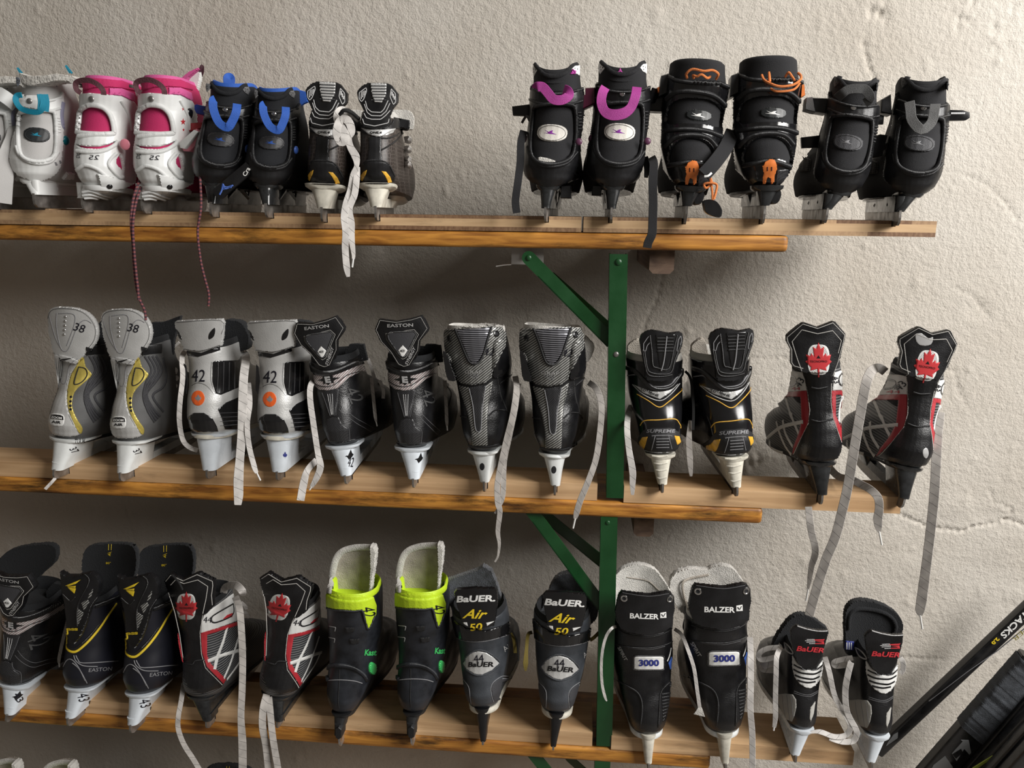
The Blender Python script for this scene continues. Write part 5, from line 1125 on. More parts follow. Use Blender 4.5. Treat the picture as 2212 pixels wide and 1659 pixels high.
def purple():
    cols = (BLKM, BLKP, WPATCH, PURPP, PURP, WPRT, SMOK, BLKM)
    s, T = soft(A3, (978, 1578), SRC, 'black skate with purple loop and white oval patch, directly left of the orange clipped skates', 'black skates with white oval patches', cols, opts=('loop',))
    strap(s, T, [(1340, 400, .03), (1420, 430, .05), (1500, 480, .07)], BLKP, .02, 0, 'buckle_strap')
    s.boxpart('buckle', [(742, 340), (830, 335), (835, 480), (700, 545), (700, 420), (742, 400)], mat('plum_plastic', (.08, .008, .03), .35), .03, .055)
    s.boxpart('heel_tab', [(808, 1235), (892, 1240), (890, 1330), (802, 1326)], BLKP, .03, .06)
    s.ribbon('dangling_strap', [(1290, 980, .06), (1310, 1060, .05), (1300, 1160, .04, .6)], BLKP, .01, .003)
    s.rivet([(788, 800), (1312, 830)], .0052, mat('dull_purple_button', (.10, .03, .07), .4), 'pivot_button')
    s.decal('pull_tab', [(1040, 195), (1062, 160), (1085, 198)], PURP, thick=.002, surf=False)
    s.ribbon('velcro_strap', [(1350, 980, .05), (1370, 1040, .0), (1362, 1200, -.02), (1365, 1400, -.025), (1360, 1580, -.03), (1355, 1680, -.035), (1320, 1760, -.035), (1310, 1810, -.035)], BLKM, .0125, .002)
    m = s.mate(crop(A3, 372, 1572), 'black skate with twisted purple loop and white oval patch, leftmost of the right top group', (1338, 285), (1191, 287), y=YT, yaw=-3, skip=('pull_loop', 'buckle', 'buckle_strap', 'dangling_strap', 'velcro_strap', 'heel_tab', 'pull_tab'))
    m.K = A3
    m.ribbon('pull_loop', [(290, 345, -.02), (300, 330, -.025), (350, 335, -.025), (400, 390, -.026), (450, 445, -.027), (530, 450, -.026), (590, 410, -.024), (580, 370, -.02), (545, 355, -.015)], PURP, .0135, .0014)
    m.boxpart('buckle', [(68, 510), (260, 485), (260, 600), (75, 590)], BLKP, .05, .062)
    m.ribbon('dangling_strap', [(160, 660, .05), (200, 600, .04), (230, 640, .03)], BLKP, .004, .002)
    m.ribbon('velcro_strap', [(175, 740, .03), (150, 850, .01), (145, 1020, .0), (120, 1220, -.01), (100, 1380, -.01), (112, 1490, -.01)], BLKM, .0115, .003)
    m.decal('pull_tab', [(600, 212), (625, 170), (655, 185), (645, 215)], PURP, thick=.002, surf=False)
    m.plate('worn_hole_lining', [(305, 985), (330, 970), (400, 985), (465, 1010), (460, 1035), (310, 1038)], WFELT, y0=-.013, k=2, thick=.003, jag=5)
    m.boxpart('heel_tab', [(520, 1240), (605, 1235), (608, 1355), (512, 1352)], BLKP, .03, .06)
purple()
def grey():
    cols = (BLKM, BLKP, DGREY, GPRT, GWEB, DGREY, SMOK, BLKM)
    dst = [(1345, 520), (1300, 1015), (1480, 760), (1090, 740), (1215, 1215)]
    s, T = soft(A5, (1110, 1525), dst, 'plain black skate with grey webbing loop and open buckle, rightmost on the top shelf', 'plain black skates with grey loops', cols, yaw=-8, opts=('vloop',), L=.235)
    s.rivet([(990, 790)], .0058, GWEB, 'pivot_button')
    s.boxpart('open_buckle', [(1560, 455), (1700, 460), (1765, 480), (1765, 530), (1730, 552), (1560, 555)], BLKP, .03, .04)
    s.line('buckle_slot', [(1590, 490), (1720, 490)], SPRT, w=.003, h=.001, smooth=0)
    s.boxpart('buckle_base', [(955, 360), (1040, 310), (1050, 500), (950, 480)], BLKP, .03, .06)
    s.boxpart('ankle_strap', [(850, 760), (940, 680), (1010, 690), (960, 880), (830, 900)], BLKM, .04, .07)
    s.decal('mesh_vent', [(790, 930), (840, 905), (925, 935), (915, 1040), (800, 1050)], MESHB, thick=.002)
    m = s.mate(crop(A5, 440, 1500), 'plain black skate with folded grey loop, second from right on the top shelf', (1983, 308), (1829, 306), y=YT, yaw=-7, skip=('pull_loop', 'open_buckle', 'buckle_slot', 'buckle_base', 'ankle_strap'))
    m.K = A5
    m.ribbon('pull_loop', [(545, 350, -.01), (590, 310, -.02), (650, 270, -.022), (740, 262, -.022), (810, 275, -.02), (850, 350, -.02), (800, 395, -.016)], mat('dark_webbing', (.05, .05, .05), .6, bump=.5, bscale=1500), .0125, .0014, smooth=3)
    m.boxpart('buckle', [(262, 345), (320, 338), (345, 480), (250, 455)], GWEB, .035, .06); m.boxpart('buckle_base', [(320, 345), (470, 350), (450, 490), (320, 470)], BLKP, .04, .07)
    m.boxpart('strap_end', [(890, 490), (978, 510), (970, 590), (850, 590)], BLKP, .05, .056)
    m.boxpart('ankle_strap', [(215, 710), (390, 690), (370, 800), (222, 808)], BLKP, .055, .065)
grey()
def blue():
    cols = (mat('black_soft_fabric', (.008, .009, .012), .85, bump=.5, bscale=1500), BLKP, mat('charcoal_patch', (.035, .035, .038), .5, bump=.2), BLUE, BLUE, mat('grey_rubber_patch', (.11, .11, .115), .6), SMOK, BLUE)
    dst = [(748, 590), (735, 1008), (908, 770), (572, 770), (690, 1185)]
    s, T = soft(A2, (688, 1508), dst, 'black skate with blue webbing loop and blue lining, beside the silver lettered skates', 'black skates with blue loops', cols, yaw=4, L=.235)
    s.ribbon('pull_loop', [(668, 425, -.015), (655, 440, -.022), (665, 520, -.024), (720, 630, -.026), (800, 670, -.026), (845, 600, -.025), (870, 520, -.024), (872, 450, -.018)], BLUE, .0115, .0014)
    s.rivet([(970, 858)], .0062, BLUEB, 'pivot_button')
    s.plate('lining_flap', [(760, 300), (840, 270), (960, 270), (1065, 300), (1085, 400), (1000, 440), (940, 345), (850, 330)], BLUE, y0=.05, k=-2, thick=.008)
    m = s.mate(crop(A2, 158, 1500), 'black skate with blue loop and a strap across its blade, beside the pink skates', (586, 310), (476, 303), y=YT, yaw=4, skip=('lining_flap',))
    m.K = A2
    m.ribbon('pull_tab', [(328, 330, .03), (318, 250, .03), (310, 175, .03), (330, 158, .035), (352, 175, .04), (345, 270, .04), (340, 320, .04)], BLUE, .0105, .0015)
    st = m.boxpart('loose_strap', [(175, 1240), (490, 975), (530, 1010), (525, 1090), (260, 1325), (225, 1318), (190, 1290)], BLKP, -.012, -.006)
    m.line('blue_flame', [[(240, 1285), (262, 1240), (272, 1180)], [(275, 1185), (290, 1230), (370, 1195)], [(275, 1235), (300, 1215), (355, 1215)], [(280, 1205), (310, 1215), (360, 1200)]], BLUEB, w=.0024, h=.0006, parent=st)
    m.text('Cra', 497, 1065, 42, WPRT, ang=-62, wid=90, parent=st, bold=.02)
    m.boxpart('buckle', [(0, 430), (20, 420), (110, 440), (112, 530), (20, 510), (0, 470)], mat('blue_plastic', (.02, .04, .25), .3), .04, .06)
blue()
def white():
    cols = (WTX, SHELLW, mat('black_stitched_patch', (.015, .018, .02), .5), TEAL, None, mat('slate_patch', (.09, .10, .12), .6), SHELLW, FUR)
    dst = [(350, 525), (330, 985), (525, 730), (182, 730), (340, 1165)]
    s, T = soft(A1, (335, 1435), dst, 'white skate with teal pull tab, directly left of the white and pink skates', 'white skates with fur lining', cols, yaw=2, L=.235)
    s.plate('fur_lining', [(150, 190), (190, 160), (270, 190), (380, 185), (520, 165), (620, 180), (700, 190), (722, 215), (690, 280), (640, 240), (520, 240), (400, 265), (280, 290), (200, 260)], FUR, y0=-.006, k=3, thick=.03, jag=4, surf=True)
    tb = s.ribbon('pull_tab', [(205, 372, -.018), (160, 380, -.018), (150, 430, -.02), (200, 500, -.022), (290, 530, -.024), (370, 528, -.024), (405, 470, -.024), (400, 365, -.022)], TEAL, .008, .0015)
    s.decal('strap_tab', [(160, 430), (205, 390), (300, 388), (375, 395), (368, 515), (290, 505), (200, 480)], SHELLW, thick=.006, smooth=0)
    s.ribbon('tab_band', [(400, 365, -.022), (412, 440, -.022), (405, 520, -.022)], TEAL, .015, .002)
    s.rivet([(278, 430)], .0045, SCREW); s.rivet([(622, 800)], .0075, mat('teal_button', (0, .20, .25), .35), 'pivot_button')
    s.line('ankle_vent', [(600, 440), (585, 560), (600, 690)], mat('lavender_lining', (.30, .30, .42), .6), w=.006, h=.001)
    s.ribbon('teal_cord', [(660, 165, .06), (620, 95, .06), (650, 130, .06), (680, 168, .06)], TEAL, .003)
    s.decal('vent_slot', [(512, 1005), (530, 1003), (545, 1035), (525, 1040)], GPRT, thick=.0004, surf=False); s.decal('vent_slot', [(555, 990), (575, 988), (580, 1015), (565, 1022)], GPRT, thick=.0004, surf=False)
    s.decal('foot_latch', [(580, 1155), (625, 1095), (690, 1098), (680, 1155)], SHELLW, thick=.005)
    m = s.mate((-28, 452), 'white skate cut by the left edge of the picture with teal button', None, None, y=YT, yaw=2)
    m.K = A1; m.ribbon('felt_strap', [(140, 640, .03), (110, 780, .01), (60, 950, -.005, 1.3), (30, 1150, -.012, 1.6), (15, 1390, -.015, 1.6)], WTX, .017, .003)
    m.ribbon('buckle_strap', [(-20, 350, .0), (60, 400, .0), (150, 470, .02)], SHELLW, .02, .004)
white()
def pink():
    s = Sk(crop(A1, 1330, 1492), A1, y=YT, yaw=1, label='white and pink skate with printed stars, right one beside the blue looped skates', group='white and pink skates')
    s.boot([(235, 1495, 190), (360, 1495, 218), (500, 1490, 218), (650, 1485, 218), (850, 1482, 212), (1000, 1488, 206), (1080, 1500, 198), (1150, 1510, 182), (1200, 1516, 160), (1245, 1520, 132)], MAGN, L=.24, wf=.046, cut=(1, 1, .8), zc=.18, liner=PINKC, slope=.05, roll=.002)
    outer = [(1290, 372), (1420, 352), (1600, 362), (1690, 350), (1740, 380), (1800, 430), (1840, 520), (1845, 700), (1830, 900), (1810, 1200), (1700, 1225), (1560, 1260), (1400, 1250), (1330, 1180), (1278, 1080), (1265, 950), (1275, 800), (1268, 600), (1280, 450)]
    win = [(1302, 716), (1304, 620), (1330, 530), (1390, 488), (1450, 482), (1530, 505), (1590, 575), (1617, 690), (1600, 722), (1450, 724)]
    smile = [(1308, 852), (1400, 864), (1500, 862), (1590, 840), (1645, 808), (1600, 855), (1500, 884), (1400, 884), (1330, 872)]
    tri = [(1672, 935), (1645, 985), (1648, 1025), (1702, 1088), (1706, 1055), (1690, 980)]
    sh = s.decal('shell', outer, SHELLW, thick=.0045, smooth=0, holes=[win, smile, tri], hsmooth=0, step=8, ctr=(1500, 800))
    s.line('window_rim', [grow(win, 1.12) + grow(win, 1.12)[:1], [(1305, 768), (1450, 745), (1620, 735)]], SHELLW, w=.0075, h=.003, parent=sh)
    s.line('shell_ridge', [[(1290, 905), (1400, 915), (1540, 900), (1650, 840), (1672, 800)], [(1290, 1090), (1370, 1040), (1480, 1070), (1560, 1130)], [(1500, 1120), (1530, 1250)], [(1700, 420), (1770, 560), (1790, 700)]], SHELLW, w=.006, h=.0025, parent=sh)
    s.line('window_rim', [(1660, 920), (1600, 990), (1600, 1050), (1690, 1150), (1720, 1140)], SHELLW, w=.005, h=.003, parent=sh)
    s.rivet([(1424, 410)], .0048, SCREW)
    s.decal('lining_band', [(1335, 262), (1400, 232), (1560, 222), (1700, 228), (1780, 262), (1812, 330), (1700, 300), (1590, 292), (1450, 300), (1345, 330)], MAGN, thick=.002); s.decal('lining_band', [(1590, 300), (1700, 302), (1800, 350), (1815, 430), (1700, 372), (1590, 365)], PINKC, thick=.002)
    s.ribbon('pull_loop', [(1330, 352, -.01), (1290, 320, -.012), (1285, 260, -.014), (1340, 232, -.016), (1420, 232, -.018), (1500, 270, -.02), (1545, 320, -.02), (1552, 365, -.018)], mat('brown_pink_webbing', (.10, .035, .045), .7, bump=.5), .0075, .0014)
    s.plate('tongue', [(1690, 235), (1760, 170), (1860, 118), (1885, 150), (1880, 230), (1850, 330), (1820, 400), (1790, 300)], WHTC, y0=.08, k=0, thick=.012)
    s.plate('tongue_edge', [(1680, 230), (1760, 160), (1858, 112), (1868, 125), (1780, 200), (1740, 260)], PINKC, y0=.072, k=0, thick=.012)
    s.ribbon('tongue_loop', [(1880, 150, .08), (1905, 98, .08), (1908, 150, .085), (1885, 215, .09)], mat('dark_plum_webbing', (.05, .012, .02), .7), .005, .0012)
    for u, v, r in ((1728, 503, 20), (1726, 625, 34), (1730, 700, 16)): s.decal('star_print', shape(STAR, u, v, r * .8, r), REDL, thick=.0004, surf=False)
    for k, (u, w_) in enumerate(((1310, 45), (1460, 95))): s.text('25', u, 952 + k * 12, 42, INK, wid=-w_, name='marker_number', shear=-.15)
    s.boxpart('lever_buckle', [(1700, 840), (1850, 690), (1900, 720), (1880, 820), (1790, 905), (1730, 900)], PINK, .02, .035, smooth=0); s.boxpart('white_lever', [(1690, 820), (1830, 700), (1870, 720), (1740, 880), (1700, 870)], SHELLW, .01, .02)
    s.boxpart('strap', [(1755, 640), (1905, 630), (1915, 680), (1760, 720)], RED, .04, .05); s.rivet([(1790, 545)], .008, BLKG, 'cord_lock')
    s.decal('ankle_badge', [(1500, 1120), (1560, 1130), (1800, 1200), (1640, 1285), (1530, 1285)], SHELLW, thick=.005); s.rivet([(1600, 1240)], .0045, BLKG, 'key_hole')
    s.holder(SHELLW, wt=.024, wb=.012, rear=(-.004, .075, .004, .085), zb=.022, fr=.13, hb=.024, steel_rear=.0, flg=.2)
    s.line('holder_ridge', [[(1345, 1300), (1420, 1285), (1520, 1320), (1600, 1345)], [(1345, 1330), (1430, 1320), (1520, 1350), (1590, 1370)], [(1360, 1355), (1440, 1350), (1540, 1385)]], SHELLW, w=.004, h=.0022)
    s.K = PX
    PLM = PLUM
    s.cord('hanging_cord', [(303, 385, .01), (288, 430, -.02), (283, 480, -.03), (287, 530, -.03), (289, 570, -.03), (293, 610, -.03), (301, 645, -.03), (312, 670, -.03), (315, 692, -.03)], PLM, .0019)
    s.cord('hanging_cord', [(305, 400, .01), (292, 445, -.022), (287, 490, -.032), (290, 545, -.032), (294, 590, -.032), (298, 625, -.032), (299, 648, -.032)], PLM, .0019)
    s.cord('hanging_cord', [(428, 330, .02), (433, 400, -.01), (434, 450, -.03), (427, 500, -.03), (433, 560, -.03), (442, 600, -.03), (451, 635, -.03), (450, 661, -.03)], PLM, .0018)
    m = s.mate(crop(A1, 765, 1480), 'white and pink skate without stars, beside the white fur lined skate', crop(A1, 1495, 235), crop(A1, 930, 240), y=YT, yaw=1, skip=('hanging_cord', 'star_print', 'lever_buckle', 'white_lever', 'tongue', 'tongue_edge', 'tongue_loop', 'strap', 'cord_lock'))
    m.K = A1
    m.rivet([(1178, 838)], .0085, PINK, 'pivot_button', h=.3); m.boxpart('pink_button', [(1110, 1150), (1180, 1132), (1195, 1170), (1140, 1215), (1112, 1205)], PINK, .035, .045)
    m.plate('care_label', [(1190, 250), (1280, 250), (1310, 320), (1290, 385), (1240, 370), (1230, 310)], WHTC, y0=.06, k=0, thick=.002)
    m.decal('label_mark', [(1215, 272), (1265, 278), (1260, 308), (1218, 300)], BLKG, thick=.0004, surf=False)
pink()
def onefour():
    s = Sk(crop(A2, 1735, 1535), A2, y=YT, yaw=7, label='black and brown ice skate with ribbed silver guard, white laces at its right side', group='black and brown skates with silver ribbed guards')
    s.boot([(560, 1752, 178), (660, 1752, 178), (780, 1752, 170), (900, 1752, 168), (1000, 1752, 168), (1080, 1752, 166), (1140, 1750, 148), (1188, 1746, 118)], HEX, L=.25, wf=.045, cut=(.7, 1, .85), zc=.15, liner=WFELT, slope=.10, toe_h=.05)
    s.plate('tongue', [(1880, 480), (1960, 470), (2050, 478), (2095, 530), (2096, 620), (2070, 665), (1960, 640), (1870, 600)], WFELT, y0=.07, k=-3, thick=.014, smooth=3)
    s.holder(WHTD, wt=.022, wb=.0085, rear=(.0, .045, .0, .06), zb=.020, fr=.15, hb=.014)
    s.decal('collar_band', [(1575, 575), (1620, 620), (1740, 650), (1880, 610), (1905, 545), (2060, 575), (2060, 650), (1990, 720), (1985, 650), (1925, 655), (1760, 740), (1600, 690)], BLKP, thick=.002, ctr=(1750, 660))
    v = s.decal('silver_band', [(1594, 648), (1700, 662), (1800, 662), (1922, 652), (1895, 695), (1830, 720), (1750, 730), (1660, 705)], SILV, thick=.0012)
    s.text('ONE.4', 1735, 693, 22, BLKG, wid=112, parent=v, bold=.03)
    s.decal('heel_strip', [(1668, 738), (1790, 732), (1784, 800), (1782, 880), (1800, 960), (1862, 1005), (1900, 1060), (1915, 1120), (1900, 1165), (1830, 1185), (1660, 1182), (1602, 1155), (1588, 1080), (1612, 1000), (1658, 950), (1670, 850)], BLKP, thick=.002)
    for e in ([(1588, 1150), (1592, 1100), (1618, 1065), (1648, 1048), (1640, 1085), (1606, 1155)], [(1788, 1060), (1830, 1065), (1870, 1115), (1887, 1165), (1852, 1172), (1825, 1110)]): s.decal('amber_insert', e, AMB, thick=.0008, smooth=0, surf=False)
    s.line('piping', [[(1612, 1000), (1640, 965), (1720, 955), (1800, 965), (1862, 1005), (1915, 1110)], [(1785, 745), (1860, 745), (1960, 700)], [(1785, 860), (1900, 790), (2000, 690)]], BLKP, w=.0024, h=.0012)
    g = s.plate('tendon_guard', [(1548, 310), (1568, 270), (1600, 240), (1662, 213), (1840, 215), (1885, 235), (1952, 320), (1948, 400), (1900, 462), (1870, 530), (1885, 600), (1850, 640), (1720, 662), (1610, 640), (1590, 560), (1615, 480), (1560, 372)], BLKP, y0=-.004, k=5, thick=.010, ks=-.02)
    r = s.decal('silver_rib_plate', [(1686, 220), (1836, 224), (1832, 330), (1800, 385), (1790, 406), (1722, 402), (1712, 370), (1697, 330)], SILV, thick=.002)
    s.line('rib_groove', [[(1690, 245 + i * 27), (1832, 247 + i * 27)] for i in range(6)], BLKG, w=.0018, h=.0005, smooth=0, parent=r)
    s.line('silver_outline', [[(1575, 310), (1640, 262), (1645, 290), (1618, 370), (1595, 398), (1572, 365), (1575, 310)], [(1880, 275), (1920, 320), (1922, 400), (1900, 425), (1868, 350), (1880, 275)], [(1632, 390), (1650, 460), (1690, 495), (1780, 500), (1810, 470), (1850, 385)], [(1622, 420), (1650, 500), (1690, 530), (1780, 533), (1830, 490), (1868, 410)], [(1608, 480), (1640, 550), (1690, 565), (1780, 565), (1825, 530), (1870, 480)], [(1605, 560), (1620, 610), (1720, 630), (1850, 600), (1860, 560)]], SPRT, w=.0014, h=.0006, smooth=0)
    for k in range(3): s.line('vent_bar', [[(1598 + k * 16, 300 - k * 5), (1590 + k * 14, 370 - k * 16)], [(1885 + k * 14, 300 + k * 22), (1888 + k * 10, 340 + k * 18)]], SPRT, w=.0026, h=.0006, smooth=0)
    for v0 in (760, 850, 950, 1000): s.ribbon('lace', [(2010, v0 - 10, .09), (2050, v0 - 15, .08), (2055, v0 + 20, .085), (2015, v0 + 10, .09)], LACEW, .0065, .0025)
    m = s.mate(crop(A2, 1218, 1548), 'black and brown ice skate with ribbed silver guard and a knotted white lace', crop(A2, 1750, 215), crop(A2, 1262, 203), y=YT, yaw=6, skip=('lace',))
    m.K = A2
    m.ribbon('knotted_lace', [(1570, 570, .05), (1480, 500, .02), (1400, 475, -.01), (1365, 540, -.02, 1.2), (1400, 640, -.03, 1.3), (1440, 740, -.035, 1.3), (1400, 780, -.035, 1.3), (1360, 700, -.035, 1.2), (1380, 600, -.03, 1.2), (1430, 560, -.03, 1.2), (1480, 600, -.03, 1.2), (1500, 680, -.03, 1.1), (1470, 740, -.03), (1490, 830, -.03), (1540, 920, -.03, 1.2), (1550, 1010, -.03, .7), (1520, 1100, -.03, 1), (1490, 1250, -.03), (1450, 1370, -.035), (1430, 1500, -.04), (1445, 1640, -.045), (1440, 1800, -.045), (1455, 1980, -.045), (1470, 2070, -.045, .5)], LACEW, .0098, .0018)
    m.ribbon('hanging_lace', [(1560, 1020, -.025, .7), (1550, 1120, -.03), (1530, 1280, -.032), (1480, 1420, -.035), (1500, 1560, -.038), (1500, 1700, -.04), (1520, 1850, -.04, .6), (1518, 1900, -.04, .4)], LACEW, .0095, .0016, tip=(.012, .0014))
    m.cord('loop_lace', [(1390, 520, -.03), (1430, 480, -.035), (1500, 500, -.03), (1570, 560, .0)], LACEW, .0028)
onefour()
def orange():
    s = Sk(crop(A4, 1078, 1590), A4, y=YT, yaw=-4, label='tall black skate with orange clip and cord, directly left of the plain black skates', group='black skates with orange clips')
    s.boot([(125, 1140, 262), (205, 1140, 268), (300, 1140, 282), (420, 1128, 282), (560, 1112, 280), (700, 1110, 275), (850, 1104, 262), (950, 1104, 240), (1050, 1106, 212), (1140, 1108, 185), (1210, 1108, 150), (1262, 1100, 110)], BLKM, L=.245, wf=.044, sd=.095, toe_h=.045, cut=(1, 1, .75), zc=.17, liner=BLKM, slope=.03, roll=.0)
    outer = [(850, 262), (930, 285), (1100, 300), (1250, 300), (1350, 300), (1420, 330), (1418, 420), (1400, 560), (1385, 760), (1368, 900), (1320, 1060), (1270, 1160), (1200, 1235), (1100, 1268), (1010, 1240), (930, 1180), (850, 1100), (830, 950), (828, 700), (822, 560), (835, 400)]
    h1 = [(880, 690), (880, 580), (930, 500), (1030, 458), (1120, 450), (1240, 456), (1330, 510), (1368, 600), (1362, 695), (1200, 680), (1040, 680)]
    h2 = [(920, 1045), (918, 960), (960, 880), (1040, 830), (1120, 818), (1220, 838), (1290, 910), (1312, 1045), (1200, 1012), (1090, 1006), (990, 1030)]
    sh = s.decal('shell', outer, BLKG, thick=.005, holes=[h1, h2], step=8, ctr=(1115, 740))
    s.line('shell_ridge', [[(850, 470), (950, 400), (1120, 385), (1300, 415), (1400, 500)], [(840, 760), (1000, 735), (1120, 728), (1260, 740), (1380, 780)], [(860, 900), (960, 810), (1120, 778), (1260, 800), (1340, 880)], [(900, 1070), (1000, 1050), (1090, 1030), (1200, 1040), (1310, 1080)]], BLKP, w=.007, h=.0035, parent=sh)
    s.line('shell_edge', [(850, 262), (930, 292), (1100, 305), (1250, 303), (1350, 303), (1420, 330)], BLKP, w=.006, h=.004, parent=sh)
    q = s.decal('oval_patch', shape(OVAL, 1165, 598, 115, 50, 2), mat('dark_rubber_patch', (.012, .014, .015), .4), thick=.0016)
    s.line('stitching', catmull(shape(CIRC, 1165, 598, 122, 54), 1) + [Vector((1287, 598))], STITCHD, w=.0008, h=.0005, smooth=0, dash=(2,), parent=q)
    s.decal('arrow_logo', shape(LOGO, 1165, 598, 66, 32, 4), WPRT, thick=.0004, parent=q, surf=False)
    c = s.decal('orange_clip', [(1100, 1030), (1130, 1015), (1165, 1022), (1188, 1060), (1190, 1100), (1170, 1150), (1168, 1205), (1140, 1222), (1135, 1180), (1118, 1168), (1104, 1185), (1098, 1215), (1072, 1218), (1072, 1180), (1080, 1130), (1070, 1072)], ORG, thick=.006)
    s.line('clip_slot', [[(1112, 1080), (1112, 1115)], [(1150, 1080), (1150, 1115)], [(1112, 1115), (1112, 1116)]], mat('dark_slot', (.08, .01, .0), .6), w=.0016, h=.0005, smooth=0, parent=c)
    s.decal('textured_grip', [(1200, 1110), (1300, 1100), (1290, 1160), (1240, 1225), (1180, 1245)], CARB, thick=.0012)
    s.boxpart('orange_buckle', [(1418, 345), (1440, 340), (1448, 440), (1410, 460)], ORG, .03, .05); s.boxpart('buckle_base', [(790, 260), (860, 235), (850, 420), (770, 460)], BLKP, .03, .07)
    s.cord('orange_cord', [(1060, 258, -.012), (1080, 300, -.02), (1140, 335, -.026), (1230, 360, -.028), (1340, 345, -.026), (1405, 300, -.02), (1410, 265, -.012), (1385, 240, -.006)], ORGC, .0018)
    s.cord('orange_cord', [(1135, 318, -.018), (1125, 235, -.014), (1130, 320, -.022)], ORGC, .0016); s.cord('orange_cord', [(1140, 380, -.02), (1200, 405, -.024), (1340, 390, -.022), (1400, 330, -.015)], ORGC, .0016)
    s.cord('orange_cord', [(1270, 275, -.01), (1300, 235, -.014), (1330, 270, -.014), (1355, 310, -.012)], ORGC, .0017)
    s.midsole(BLKP, .005, .9)
    s.holder(SMOK, wt=.017, wb=.007, rear=(-.004, .03, .0, .035), zb=.026, fr=.10, hb=.020, steel_rear=.0)
    s.boxpart('brake_wheel', [(1215, 1270), (1235, 1330), (1205, 1400), (1150, 1410), (1130, 1330), (1160, 1270)], BLKP, .02, .05, smooth=3)
    m = s.mate(crop(A4, 375, 1590), 'black skate with orange clip and knotted orange cord, beside the purple looped skates', (1671, 244), (1509, 249), y=YT, yaw=-3, skip=('orange_cord', 'orange_buckle'))
    m.K = A4
    m.cord('orange_cord', [(390, 285, -.01), (385, 245, -.018), (440, 205, -.022), (540, 222, -.024), (620, 215, -.022), (670, 250, -.018), (650, 295, -.01)], ORGC, .0018)
    m.cord('orange_cord', [(450, 285, -.01), (445, 260, -.018), (480, 270, -.02), (520, 252, -.022), (570, 285, -.018), (600, 270, -.014)], ORGC, .0018)
    m.boxpart('orange_buckle', [(122, 370), (170, 350), (175, 420), (130, 415)], ORG, .03, .05); m.boxpart('buckle_base', [(100, 380), (200, 350), (200, 470), (170, 585), (50, 580), (60, 440)], BLKP, .045, .07)
    m.ribbon('velcro_strap', [(800, 760, .05), (740, 900, .01), (640, 1040, -.02), (540, 1150, -.03)], BLKM, .021, .003)
    m.decal('strap_tip', [(525, 1140), (540, 1112), (570, 1118), (600, 1130), (560, 1146)], AMB, thick=.003, surf=False); m.ribbon('strap_tip_edge', [(545, 1165, -.035), (580, 1160, -.035), (610, 1135, -.033)], WPRT, .003, .002)
    m.cord('orange_cord', [(600, 1180, -.01), (610, 1230, -.012), (560, 1270, -.014), (545, 1235, -.014), (600, 1225, -.016), (655, 1240, -.016), (650, 1300, -.018), (630, 1370, -.02)], ORGC, .0018)
    m.cord('orange_cord', [(600, 1190, -.01), (615, 1290, -.016), (620, 1380, -.02)], ORGC, .0018)
    m.boxpart('cord_toggle', [(540, 1385), (600, 1372), (660, 1395), (705, 1470), (690, 1530), (630, 1525), (560, 1490), (538, 1430)], BLKG, -.03, -.012, smooth=3)
orange()
